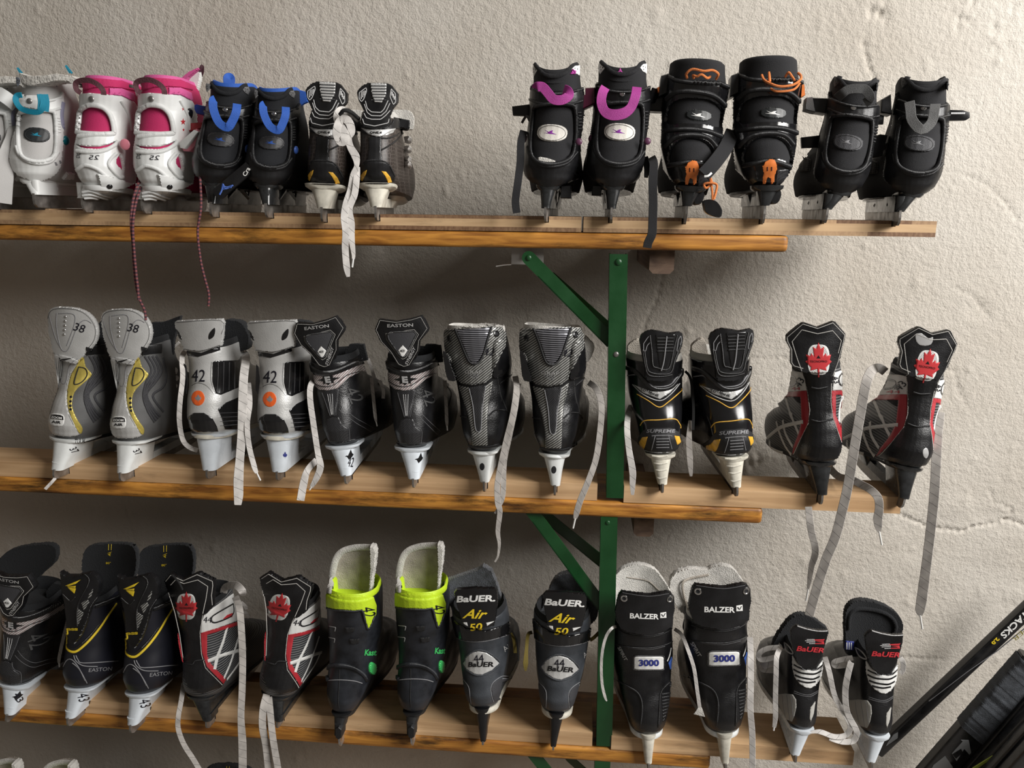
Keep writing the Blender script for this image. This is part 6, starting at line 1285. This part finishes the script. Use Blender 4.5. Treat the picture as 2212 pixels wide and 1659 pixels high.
# ---------------------------------------------------------------- the wall
def build_wall():
    x0, x1, z0, z1 = -1.75, 1.55, -1.75, .75; st = .0036
    nx = int((x1 - x0) / st); nz = int((z1 - z0) / st)
    xs = np.linspace(x0, x1, nx); zs = np.linspace(z0, z1, nz); X, Z = np.meshgrid(xs, zs); D = np.zeros_like(X)
    rng = np.random.RandomState(5)
    def dome(cx, cz, rx, rz, h, p=1.):
        ix0, ix1 = np.searchsorted(xs, cx - rx * 2), np.searchsorted(xs, cx + rx * 2); iz0, iz1 = np.searchsorted(zs, cz - rz * 2), np.searchsorted(zs, cz + rz * 2)
        if ix0 >= ix1 or iz0 >= iz1: return
        sx = X[iz0:iz1, ix0:ix1] - cx; sz = Z[iz0:iz1, ix0:ix1] - cz
        D[iz0:iz1, ix0:ix1] += h * np.exp(-((sx / rx) ** 2 + (sz / rz) ** 2) ** p)
    for i in range(620):      # blisters and splashes of old plaster
        s = rng.uniform(.004, .009); cx, cz = rng.uniform(x0, x1), rng.uniform(z0, z1)
        dome(cx, cz, s, s * rng.uniform(.8, 1.6), rng.uniform(.0008, .0024))
    for i in range(60):
        s = rng.uniform(.012, .03); cx, cz = rng.uniform(x0, x1), rng.uniform(z0, z1)
        dome(cx, cz, s, s * rng.uniform(.6, 1.5), -rng.uniform(.0006, .002), 2.)
    for i in range(170):      # rougher repair towards the right-hand side
        cx = x1 - abs(rng.normal(0, .55)); cz = rng.uniform(z0, -.35); s = rng.uniform(.010, .04)
        dome(cx, cz, s * rng.uniform(1, 2.), s * .7, rng.uniform(-.0022, .0022), 1.5)
    def px(u, v): p = at(u, v, y=WALL_Y); return p.x, p.z
    D += .006 * np.sin(X * 2.1 + 1) * np.cos(Z * 2.7) + .002 * np.sin(X * 9 + Z * 5) + .0015 * np.sin(Z * 13 - X * 7)
    cr = [([(1863, 85), (1870, 130), (1885, 165), (1892, 190)], .0028), ([(195, 540), (202, 590), (212, 640), (222, 690)], .0012),
          ([(1430, 592), (1420, 640), (1395, 690), (1382, 740), (1375, 800)], .0022), ([(1935, 1108), (1975, 1125), (2010, 1140), (2080, 1149), (2100, 1140), (2150, 1132), (2172, 1122), (2212, 1134), (2300, 1150)], .0038),
          ([(2172, 1122), (2190, 1105), (2160, 1085)], .002), ([(2085, 380), (2130, 400), (2160, 430), (2200, 480)], .0016), ([(1880, 1405), (1940, 1420), (2040, 1425)], .0024),
          ([(275, 1100), (285, 1150), (300, 1200)], .0011), ([(2140, 1060), (2150, 1095)], .0014), ([(2055, 620), (2100, 640), (2140, 690)], .0012), ([(1560, 760), (1640, 775), (1700, 770)], .001), ([(2020, 790), (2060, 800), (2075, 850), (2090, 880)], .0014)]
    for pts, dep in cr:
        q = [px(*p) for p in pts]
        for (ax, az), (bx, bz) in zip(q, q[1:]):
            L = math.hypot(bx - ax, bz - az); n = max(2, int(L / .003))
            for i in range(n):
                t = i / n; jx, jz = .0022 * math.sin(t * L * 500 + ax * 90), .0022 * math.sin(t * L * 380 + az * 70)
                dome(lerp(ax, bx, t) + jx, lerp(az, bz, t) + jz, .0026, .0026, -dep * .8)
    for (u, v), r in (((2075, 40), .02), ((2160, 60), .03), ((1895, 20), .014), ((1620, 1005), .016), ((1632, 995), .01)):   # chipped plaster
        cx, cz = px(u, v)
        for i in range(18): dome(cx + rng.normal(0, r * .6), cz + rng.normal(0, r * .8), .005, .006, rng.uniform(-.003, .002))
    co3 = np.empty((nx * nz, 3), np.float32); co3[:, 0] = X.ravel(); co3[:, 1] = (WALL_Y - D).ravel(); co3[:, 2] = Z.ravel()
    i = np.arange(nx * nz).reshape(nz, nx); a, b, c, d = i[:-1, :-1].ravel(), i[:-1, 1:].ravel(), i[1:, 1:].ravel(), i[1:, :-1].ravel()
    F4 = np.stack([a, b, c, d], 1).ravel().astype(np.int32); nf = len(a)
    me = bpy.data.meshes.new('wall_back'); me.vertices.add(nx * nz); me.vertices.foreach_set('co', co3.ravel())
    me.loops.add(nf * 4); me.loops.foreach_set('vertex_index', F4); me.polygons.add(nf)
    me.polygons.foreach_set('loop_start', np.arange(nf, dtype=np.int32) * 4); me.polygons.foreach_set('use_smooth', np.ones(nf, bool)); me.update(calc_edges=True)
    m = bpy.data.materials.new('rough_plaster'); m.use_nodes = True; N = m.node_tree.nodes; L = m.node_tree.links; b = N['Principled BSDF']
    tc = N.new('ShaderNodeTexCoord')
    def noise(sc, det, rough=.5):
        n = N.new('ShaderNodeTexNoise'); n.inputs['Scale'].default_value = sc; n.inputs['Detail'].default_value = det; n.inputs['Roughness'].default_value = rough
        L.new(tc.outputs['Object'], n.inputs['Vector']); return n
    n1 = noise(3.2, 6); r = N.new('ShaderNodeValToRGB'); r.color_ramp.elements[0].position = .3; r.color_ramp.elements[0].color = (.48, .435, .375, 1)
    r.color_ramp.elements[1].position = .7; r.color_ramp.elements[1].color = (.59, .555, .50, 1); L.new(n1.outputs['Fac'], r.inputs[0]); L.new(r.outputs[0], b.inputs['Base Color'])
    b.inputs['Roughness'].default_value = .92; b.inputs['Specular IOR Level'].default_value = .25
    n2 = noise(95, 5, .6); n3 = noise(330, 3, .6)
    ad = N.new('ShaderNodeMath'); ad.operation = 'MULTIPLY_ADD'; L.new(n3.outputs['Fac'], ad.inputs[0]); ad.inputs[1].default_value = .35; L.new(n2.outputs['Fac'], ad.inputs[2])
    bp = N.new('ShaderNodeBump'); bp.inputs['Strength'].default_value = .8; bp.inputs['Distance'].default_value = .0035; L.new(ad.outputs[0], bp.inputs['Height']); L.new(bp.outputs[0], b.inputs['Normal'])
    me.materials.append(m); o = bpy.data.objects.new('wall_back', me); COL.objects.link(o); o['kind'] = 'structure'
build_wall()
# a plain floor and the rest of the room, outside the frame, that the light bounces from
RM = mat('room_paint', (.55, .52, .47), .9); FL = mat('concrete_floor', (.26, .24, .22), .8, var=.2, vscale=6)
tag(MB().box(-4.0, 3.4, -2.6, 1.6, -2.14, -2.10).build('floor', FL), kind='structure')
# ---------------------------------------------------------------- shelves
def batten(name, x0, x1, y0, y1, z0, z1, slots, m, label, group=None, layers=None):
    """board with a narrow slot sawn for each blade; slots = (x at y0, yaw)"""
    mb = MB(); w = .0032; sl = sorted([q for q in slots if x0 + .012 < q[0] < x1 - .012]); ym = (y0 + y1) / 2
    zc = z0 + .004
    def hexa(a0, b0, a1, b1, za, zb_):
        mb.add([(a0, y0, za), (b0, y0, za), (b1, y1, za), (a1, y1, za), (a0, y0, zb_), (b0, y0, zb_), (b1, y1, zb_), (a1, y1, zb_)],
               [(0, 3, 2, 1), (4, 5, 6, 7), (0, 1, 5, 4), (1, 2, 6, 5), (2, 3, 7, 6), (3, 0, 4, 7)])
    hexa(x0, x1, x0, x1, z0, zc); a0 = a1 = x0
    for x, tn, zb in sl:
        f = x; bk = x + tn * (y1 - y0)
        hexa(a0, f - w, a1, bk - w, zc, z1); hexa(f - w, f + w, bk - w, bk + w, zc, max(zc + .001, zb - .0012)); a0, a1 = f + w, bk + w
    hexa(a0, x1, a1, x1, zc, z1)
    o = link(name, mb.v, mb.f, m, None, False); return tag(o, label, 'shelf board', group)
def slots_for(lo, hi, y0):
    out = []
    for k in SKATES:
        p = k.mw.translation; d = k.mw.to_3x3() @ Vector((0, 1, 0)); tn = d.x / d.y
        if lo < p.z < hi: out.append((p.x + tn * (y0 - p.y), tn, p.z))
    return out
def plank(name, x0, x1, y0, y1, z0, z1, m, label, r=.008):
    """varnished bench plank with rounded long edges and a rounded end"""
    bm = bmesh.new(); bmesh.ops.create_cube(bm, size=1)
    for v in bm.verts: v.co = Vector(((x0 + x1) / 2 + v.co.x * (x1 - x0), (y0 + y1) / 2 + v.co.y * (y1 - y0), (z0 + z1) / 2 + v.co.z * (z1 - z0)))
    bmesh.ops.bevel(bm, geom=bm.edges[:], offset=r, segments=4, affect='EDGES', profile=.6)
    mb = MB().bm(bm); o = mb.build(name, m, None, True); return tag(o, label, 'shelf plank', 'varnished bench planks')
P = 1.2
plank('shelf_plank', -1.6, .317, P - .002, P + .15, -.053, -.028, VARN, 'orange varnished bench plank under the laminated boards of the top shelf')
plank('shelf_plank', -1.7, .314, P - .004, P + .145, -.488, -.461, VARN, 'worn varnished bench plank carrying the middle row of skates')
plank('shelf_plank', -1.8, .262, P - .004, P + .165, -.951, -.923, VARN, 'varnished bench plank under the lowest row of skates')
sl = slots_for(-.1, .1, P)
def lam(x0, x1, label):
    o = batten('shelf_board', x0, x1, P, P + .18, -.0275, -.0045, sl, PINEL, label)
lam(-1.6, .0075, 'long laminated pine board slotted for blades on the top shelf, left of the gap')
lam(.0105, .527, 'laminated pine board slotted for blades at the right end of the top shelf')
sm = slots_for(-.6, -.3, P)
batten('shelf_board', -1.7, .047, P + .001, P + .075, -.4605, -.4325, sm, PINEM, 'pine batten on the middle shelf, left of the green post')
batten('shelf_board', .09, .527, P - .002, P + .075, -.4605, -.4325, sm, PINEM, 'pine batten on the middle shelf, right of the green post')
sb = slots_for(-1.1, -.8, P)
batten('shelf_board', -1.8, .055, P + .001, P + .088, -.9225, -.8955, sb, PINEM, 'pine batten on the lowest shelf, left of the green post')
batten('shelf_board', .088, .502, P - .004, P + .088, -.9225, -.8955, sb, PINEM, 'pine batten on the lowest shelf, right of the green post')
slw = slots_for(LOW_Z - .03, LOW_Z + .01, P) + [(o.location.x, 0., o.location.z) for o in bpy.data.objects if o.get('category') == 'ice skate' and o.location.z < -1.05]
batten('shelf_board', -1.6, .055, P + .001, P + .088, LOW_Z - .002, LOW_Z + .022, slw, PINEM, 'pine batten of the shelf below the picture, under the white tongued skates')
plank('shelf_plank', -1.6, .262, P - .004, P + .165, LOW_Z - .030, LOW_Z - .0025, VARN, 'varnished bench plank of the shelf below the bottom edge')
# ---------------------------------------------------------------- green steel frames
def post(top, bot, label, w=.0275, y=P - .002):
    a = at(*top, y=y); b = at(*bot, y=y); r = empty('shelf_post', (b.x, y, b.z), label, 'post', None)
    dx = a.x - b.x; h = a.z - b.z; mb = MB(); t = .0025; dep = .028
    def slab(xa, xb, ya, yb):
        mb.add([(xa, ya, 0), (xb, ya, 0), (xb, yb, 0), (xa, yb, 0), (xa + dx, ya, h), (xb + dx, ya, h), (xb + dx, yb, h), (xa + dx, yb, h)], [(0, 3, 2, 1), (4, 5, 6, 7), (0, 1, 5, 4), (1, 2, 6, 5), (2, 3, 7, 6), (3, 0, 4, 7)])
    slab(-w / 2, w / 2, 0, t); slab(-w / 2, -w / 2 + t, t, dep); slab(w / 2 - t, w / 2, t, dep)
    mb.build('channel', GREENM, r); return r, dx, h
def bolt(r, x, z, m, rad=.0055, y=0.):
    bm = bmesh.new(); bmesh.ops.create_uvsphere(bm, u_segments=14, v_segments=8, radius=rad)
    for v in bm.verts: v.co = Vector((x + v.co.x, y + v.co.y * .5, z + v.co.z))
    MB().bm(bm).build('bolt', m, r, True)
r, dx, h = post((1336.5, 549), (1328, 1076), 'green painted steel post between the top and middle shelves')
bolt(r, dx, h - .012, GREENM); p = at(1331, 766, y=P); q = at(1328, 1076, y=P); bolt(r, p.x - q.x, p.z - q.z, SCREW, .0045)
r2, dx, h = post((1316, 1117), (1305, 1612), 'green painted steel post between the middle and lowest shelves')
bolt(r2, dx - .002, h - .010, GREENM, .004)
r3, dx, h = post((1302, 1640), (1292, 1900), 'green steel post below the lowest shelf')
def brace(p0, p1, y0, y1, label, w=.021, endcap=True, ext=0):
    a = at(*p0, y=y0); b = at(*p1, y=y1); r = empty('diagonal_brace', a, label, 'brace', None); d = b - a; L = d.length; t = d.normalized()
    n = Vector((t.z, 0, -t.x)).normalized(); f = Vector((0, 1, 0)); mb = MB(); k = 8
    ring = []
    for j in range(k + 1):
        an = PI / 2 + PI * j / k; ring.append(t * (math.cos(an) * w / 2) + n * (math.sin(an) * w / 2))
    ring += [d - n * w / 2, d + n * w / 2]
    mb.loft([[p for p in ring], [p + f * .003 for p in ring]])
    s0 = t * .03
    mb.add([s0 + n * w / 2, d + n * w / 2, d + n * w / 2 + f * .016, s0 + n * w / 2 + f * .016, s0 + n * (w / 2 - .002), d + n * (w / 2 - .002), d + n * (w / 2 - .002) + f * .016, s0 + n * (w / 2 - .002) + f * .016],
           [(0, 1, 2, 3), (7, 6, 5, 4), (0, 4, 5, 1), (3, 2, 6, 7), (0, 3, 7, 4), (1, 5, 6, 2)])
    mb.build('steel_bar', GREENM, r)
    if endcap: bolt(r, 0, 0, GREENM, .0045, -.0005)
    return r
brace((1142, 557), (1322, 740), P + .004, P + .012, 'nearer green brace from the zinc plate down to the upper post')
brace((1190, 600), (1325, 722), P + .15, P + .03, 'rear green brace behind the upper one', endcap=False)
brace((1138, 1090), (1302, 1312), P + .004, P + .012, 'nearer green brace under the middle shelf', endcap=False)
brace((1160, 1100), (1310, 1222), P + .15, P + .03, 'rear green brace under the middle shelf, in shade', endcap=False)
brace((1150, 1628), (1240, 1740), P + .004, P + .02, 'nearer green brace just below the lowest shelf', endcap=False)
brace((1225, 1635), (1310, 1710), P + .12, P + .03, 'rear green brace just below the lowest shelf', endcap=False)
a = at(1105, 535, y=P + .03); b = at(1174, 572, y=P + .03)
z = empty('zinc_plate', (a.x, P + .03, b.z), 'small zinc plate screwed under the top plank', 'metal plate')
MB().box(0, b.x - a.x, 0, .002, 0, -.0525 - b.z).build('plate', PLATE, z)
MB().tube([(.024, -.006, .006 + a.z - b.z - .012), (.024, -.006, .0 + a.z - b.z - .016)], .0035).build('hook_end', CHROME, z, True)
MB().tube([(.0, -.002, .0), (-.012, -.004, -.001), (-.024, -.008, -.003)], .0012).build('wire', CHROME, z, True)
def beam(u0, v0, u1, v1, y, label, top):
    a = at(u0, v0, y=y); b = at(u1, v1, y=y); mb = MB(); c = .006; x0, x1, z0 = a.x, b.x, b.z
    prof = [(x0, top), (x0, z0 + c), (x0 + c, z0), (x1 - c, z0), (x1, z0 + c), (x1, top)]; n = len(prof)
    mb.loft([[(x, y, z_) for x, z_ in prof], [(x, WALL_Y - .001, z_) for x, z_ in prof]])
    tag(mb.build('cross_beam', CLEAT), label, 'beam', 'weathered beams under the shelves')
beam(1404, 545, 1455, 592, P + .03, 'grey end-grain beam under the top plank right of the post', -.0535)
beam(1370, 1122, 1411, 1160, P + .05, 'grey end-grain beam under the middle plank right of the post', -.4885)
DC = (1880, 1280, 4.377)
def at2(u, v, y): return at(DC[0] + u / DC[2], DC[1] + v / DC[2], y=y)
def stick(p0, p1, y0, y1, w, m, label, name='hockey_stick', depth=.02, group='hockey sticks leaning in the corner'):
    """straight shaft of rounded rectangular section between two points"""
    a, b = at2(*p0, y0), at2(*p1, y1); r = empty(name, a, label, 'hockey stick', group); d = b - a; t = d.normalized()
    n = t.cross(Vector((0, 1, 0))).normalized(); f = n.cross(t).normalized(); rings = []
    for q in (0, 1):
        rings.append([d * q + n * x + f * y for x, y, _ in rrect(w / 2, depth / 2, 0, 0, 0, .004, 3)])
    o = MB().loft(rings).build('shaft', m, r, True)
    return r, o, a, d, t, n, -f if f.y > 0 else f
def onshaft(S_, name, quad, m, k=.0008, parent=None, sub=None):
    """thin print lying on the face of the shaft turned to the room; quad in (along metres, across metres)"""
    r, o, a, d, t, n, f = S_; dep = .0102
    vs = [t * x + n * y + f * (dep + k) for x, y in quad]; c = [t * x + n * y + f * (dep - .001) for x, y in quad]; q = len(quad)
    fs = [tuple(range(q)), tuple(range(2 * q - 1, q - 1, -1))] + [(i, (i + 1) % q, q + (i + 1) % q, q + i) for i in range(q)]
    return link(name, vs + c, fs, m, parent or o, False)
def shaft_text(S_, s, x, y, h, m, flip=1, shear=0., wid=None, bold=0.):
    V, T, w, hh = text2d(s, shear, bold); k = h / hh; kx = (wid / w) if wid else k; r, o, a, d, t, n, f = S_
    vs = [t * (x + flip * u * kx) + n * (y - flip * v * k) + f * .0112 for u, v in V]
    return link('lettering', vs, T, m, o, False)
BS = mat('stick_black', (.010, .010, .011), .3, var=.4, vscale=40, coat=.3)
TAPE = mat('dark_cloth_tape', (.045, .05, .058), .8, bump=.6, bscale=500, var=.35, vscale=60)
GRS = mat('grey_stick_print', (.24, .25, .26), .4, var=.2)
YG = mat('yellow_green_print', (.42, .52, .08), .45)
def toward(S_, p, y):
    r, o, a, d, t, n, f = S_; q = at2(*p, y) - a; return q.dot(t), q.dot(n)
s1 = stick((60, 1500), (1640, 10), 1.46, 1.40, .025, BS, 'black hockey stick with white lettering leaning diagonally behind the lowest shelf end')
x, y = toward(s1, (1330, 275), 1.412)
def stx(S_, s, c, yy, h, m, wid, flip=-1, **k):
    x, y = toward(S_, c, yy); return shaft_text(S_, s, x, y, h, m, flip, wid=wid, **k)
stx(s1, 'TACKS', (1330, 270), 1.412, .014, WPRT, .066, shear=.25, bold=.03)
stx(s1, '2.0', (1150, 412), 1.42, .008, YEL, .016, bold=.04)
stx(s1, 'SUPER', (1440, 310), 1.41, .009, mat('olive_print', (.20, .17, .02), .5), .060, shear=.2)
q = [toward(s1, p, 1.455) for p in ((135, 1420), (240, 1330), (240, 1270), (200, 1300), (150, 1380))]; onshaft(s1, 'grey_mark', q, GRS)
def edge_line(S_, pts, yy, m, w=.0012):
    q = [toward(S_, p, yy) for p in pts]
    for (a, b), (c, d) in zip(q, q[1:]):
        L = math.hypot(c - a, d - b); nx, ny = -(d - b) / L * w / 2, (c - a) / L * w / 2
        onshaft(S_, 'thin_line', [(a - nx, b - ny), (c - nx, d - ny), (c + nx, d + ny), (a + nx, b + ny)], m)
edge_line(s1, [(560, 1040), (900, 720), (1160, 500), (1460, 200)], 1.425, GPRT)
s2 = stick((420, 1900), (1560, 620), 1.38, 1.31, .056, BS, 'taped black hockey stick with large grey letter, in the bottom right corner', depth=.022)
def sleeve(S_, p0, p1, yy, m, name, w):
    r, o, a, d, t, n, f = S_; x0 = toward(S_, p0, yy)[0]; x1 = toward(S_, p1, yy)[0]; rings = []; N = 30
    x1 = min(x1, d.length - .001)
    for i in range(N + 1):
        x = lerp(x0, x1, i / N)
        for dx, g in ((0, .0010 + .0002 * math.sin(i * 2.7)), (.93 * (x1 - x0) / N, .0010 + .0002 * math.sin(i * 1.3))):
            if i == N and dx: continue
            rings.append([t * (x + dx + q[0] * .35) + n * q[0] + f * q[1] for q in rrect(w / 2 + g, .012 + g, 0, 0, 0, .006, 3)])
    return MB().loft(rings).build(name, m, o, True)
sleeve(s2, (945, 1350), (1560, 640), 1.335, TAPE, 'grip_tape', .058)
for quad in ([(835, 1345), (905, 1345), (935, 1480), (920, 1500), (870, 1440), (810, 1580), (760, 1500), (850, 1360)], [(600, 1640), (700, 1530), (780, 1650), (760, 1720), (560, 1760)]):
    Q = [toward(s2, p, 1.35) for p in quad]; onshaft(s2, 'grey_letter', Q, GRS, .0016)
onshaft(s2, 'black_counter', [toward(s2, p, 1.35) for p in ((765, 1505), (840, 1440), (860, 1480), (800, 1550))], BS, .0024)
edge_line(s2, [(560, 1650), (640, 1575)], 1.36, WPRT, .003)
specs = [((640, 1900), (1560, 800), 1.40, 1.36, .022, 'thin black hockey stick with tiny white lettering beside the taped one'),
         ((740, 1900), (1560, 940), 1.36, 1.31, .024, 'black hockey stick with grey flash, under the one with tiny white lettering'),
         ((830, 1900), (1560, 1130), 1.34, 1.28, .026, 'black hockey stick with a yellow green stripe near the corner'),
         ((960, 1900), (1580, 1230), 1.31, 1.25, .027, 'glossy black hockey stick second from the bottom right corner'),
         ((1130, 1900), (1600, 1390), 1.28, 1.22, .03, 'black hockey stick nearest the bottom right corner')]
ST = []
for i, (p0, p1, y0, y1, w, lab) in enumerate(specs): ST.append(stick(p0, p1, y0, y1, w, BS, lab))
stx(ST[0], 'MAXIMUS CARBON', (1200, 1270), 1.38, .006, GPRT, .075, flip=1); stx(ST[0], '900', (1310, 1120), 1.375, .006, RED, .016, flip=1)
onshaft(ST[1], 'grey_flash', [toward(ST[1], p, 1.33) for p in ((1290, 1200), (1450, 1030), (1460, 1050), (1340, 1180))], GRS)
stx(ST[1], 'COMPOSITE', (1370, 1130), 1.33, .005, SPRT, .06, flip=1)
onshaft(ST[2], 'yellow_green_stripe', [toward(ST[2], p, 1.31) for p in ((965, 1660), (1130, 1495), (1150, 1500), (1010, 1655))], YG)
onshaft(ST[3], 'yellow_green_stripe', [toward(ST[3], p, 1.29) for p in ((1120, 1650), (1210, 1560), (1200, 1590), (1140, 1655))], YG)
onshaft(ST[4], 'grey_mark', [toward(ST[4], p, 1.26) for p in ((1270, 1650), (1340, 1590), (1350, 1605), (1300, 1660))], GRS)
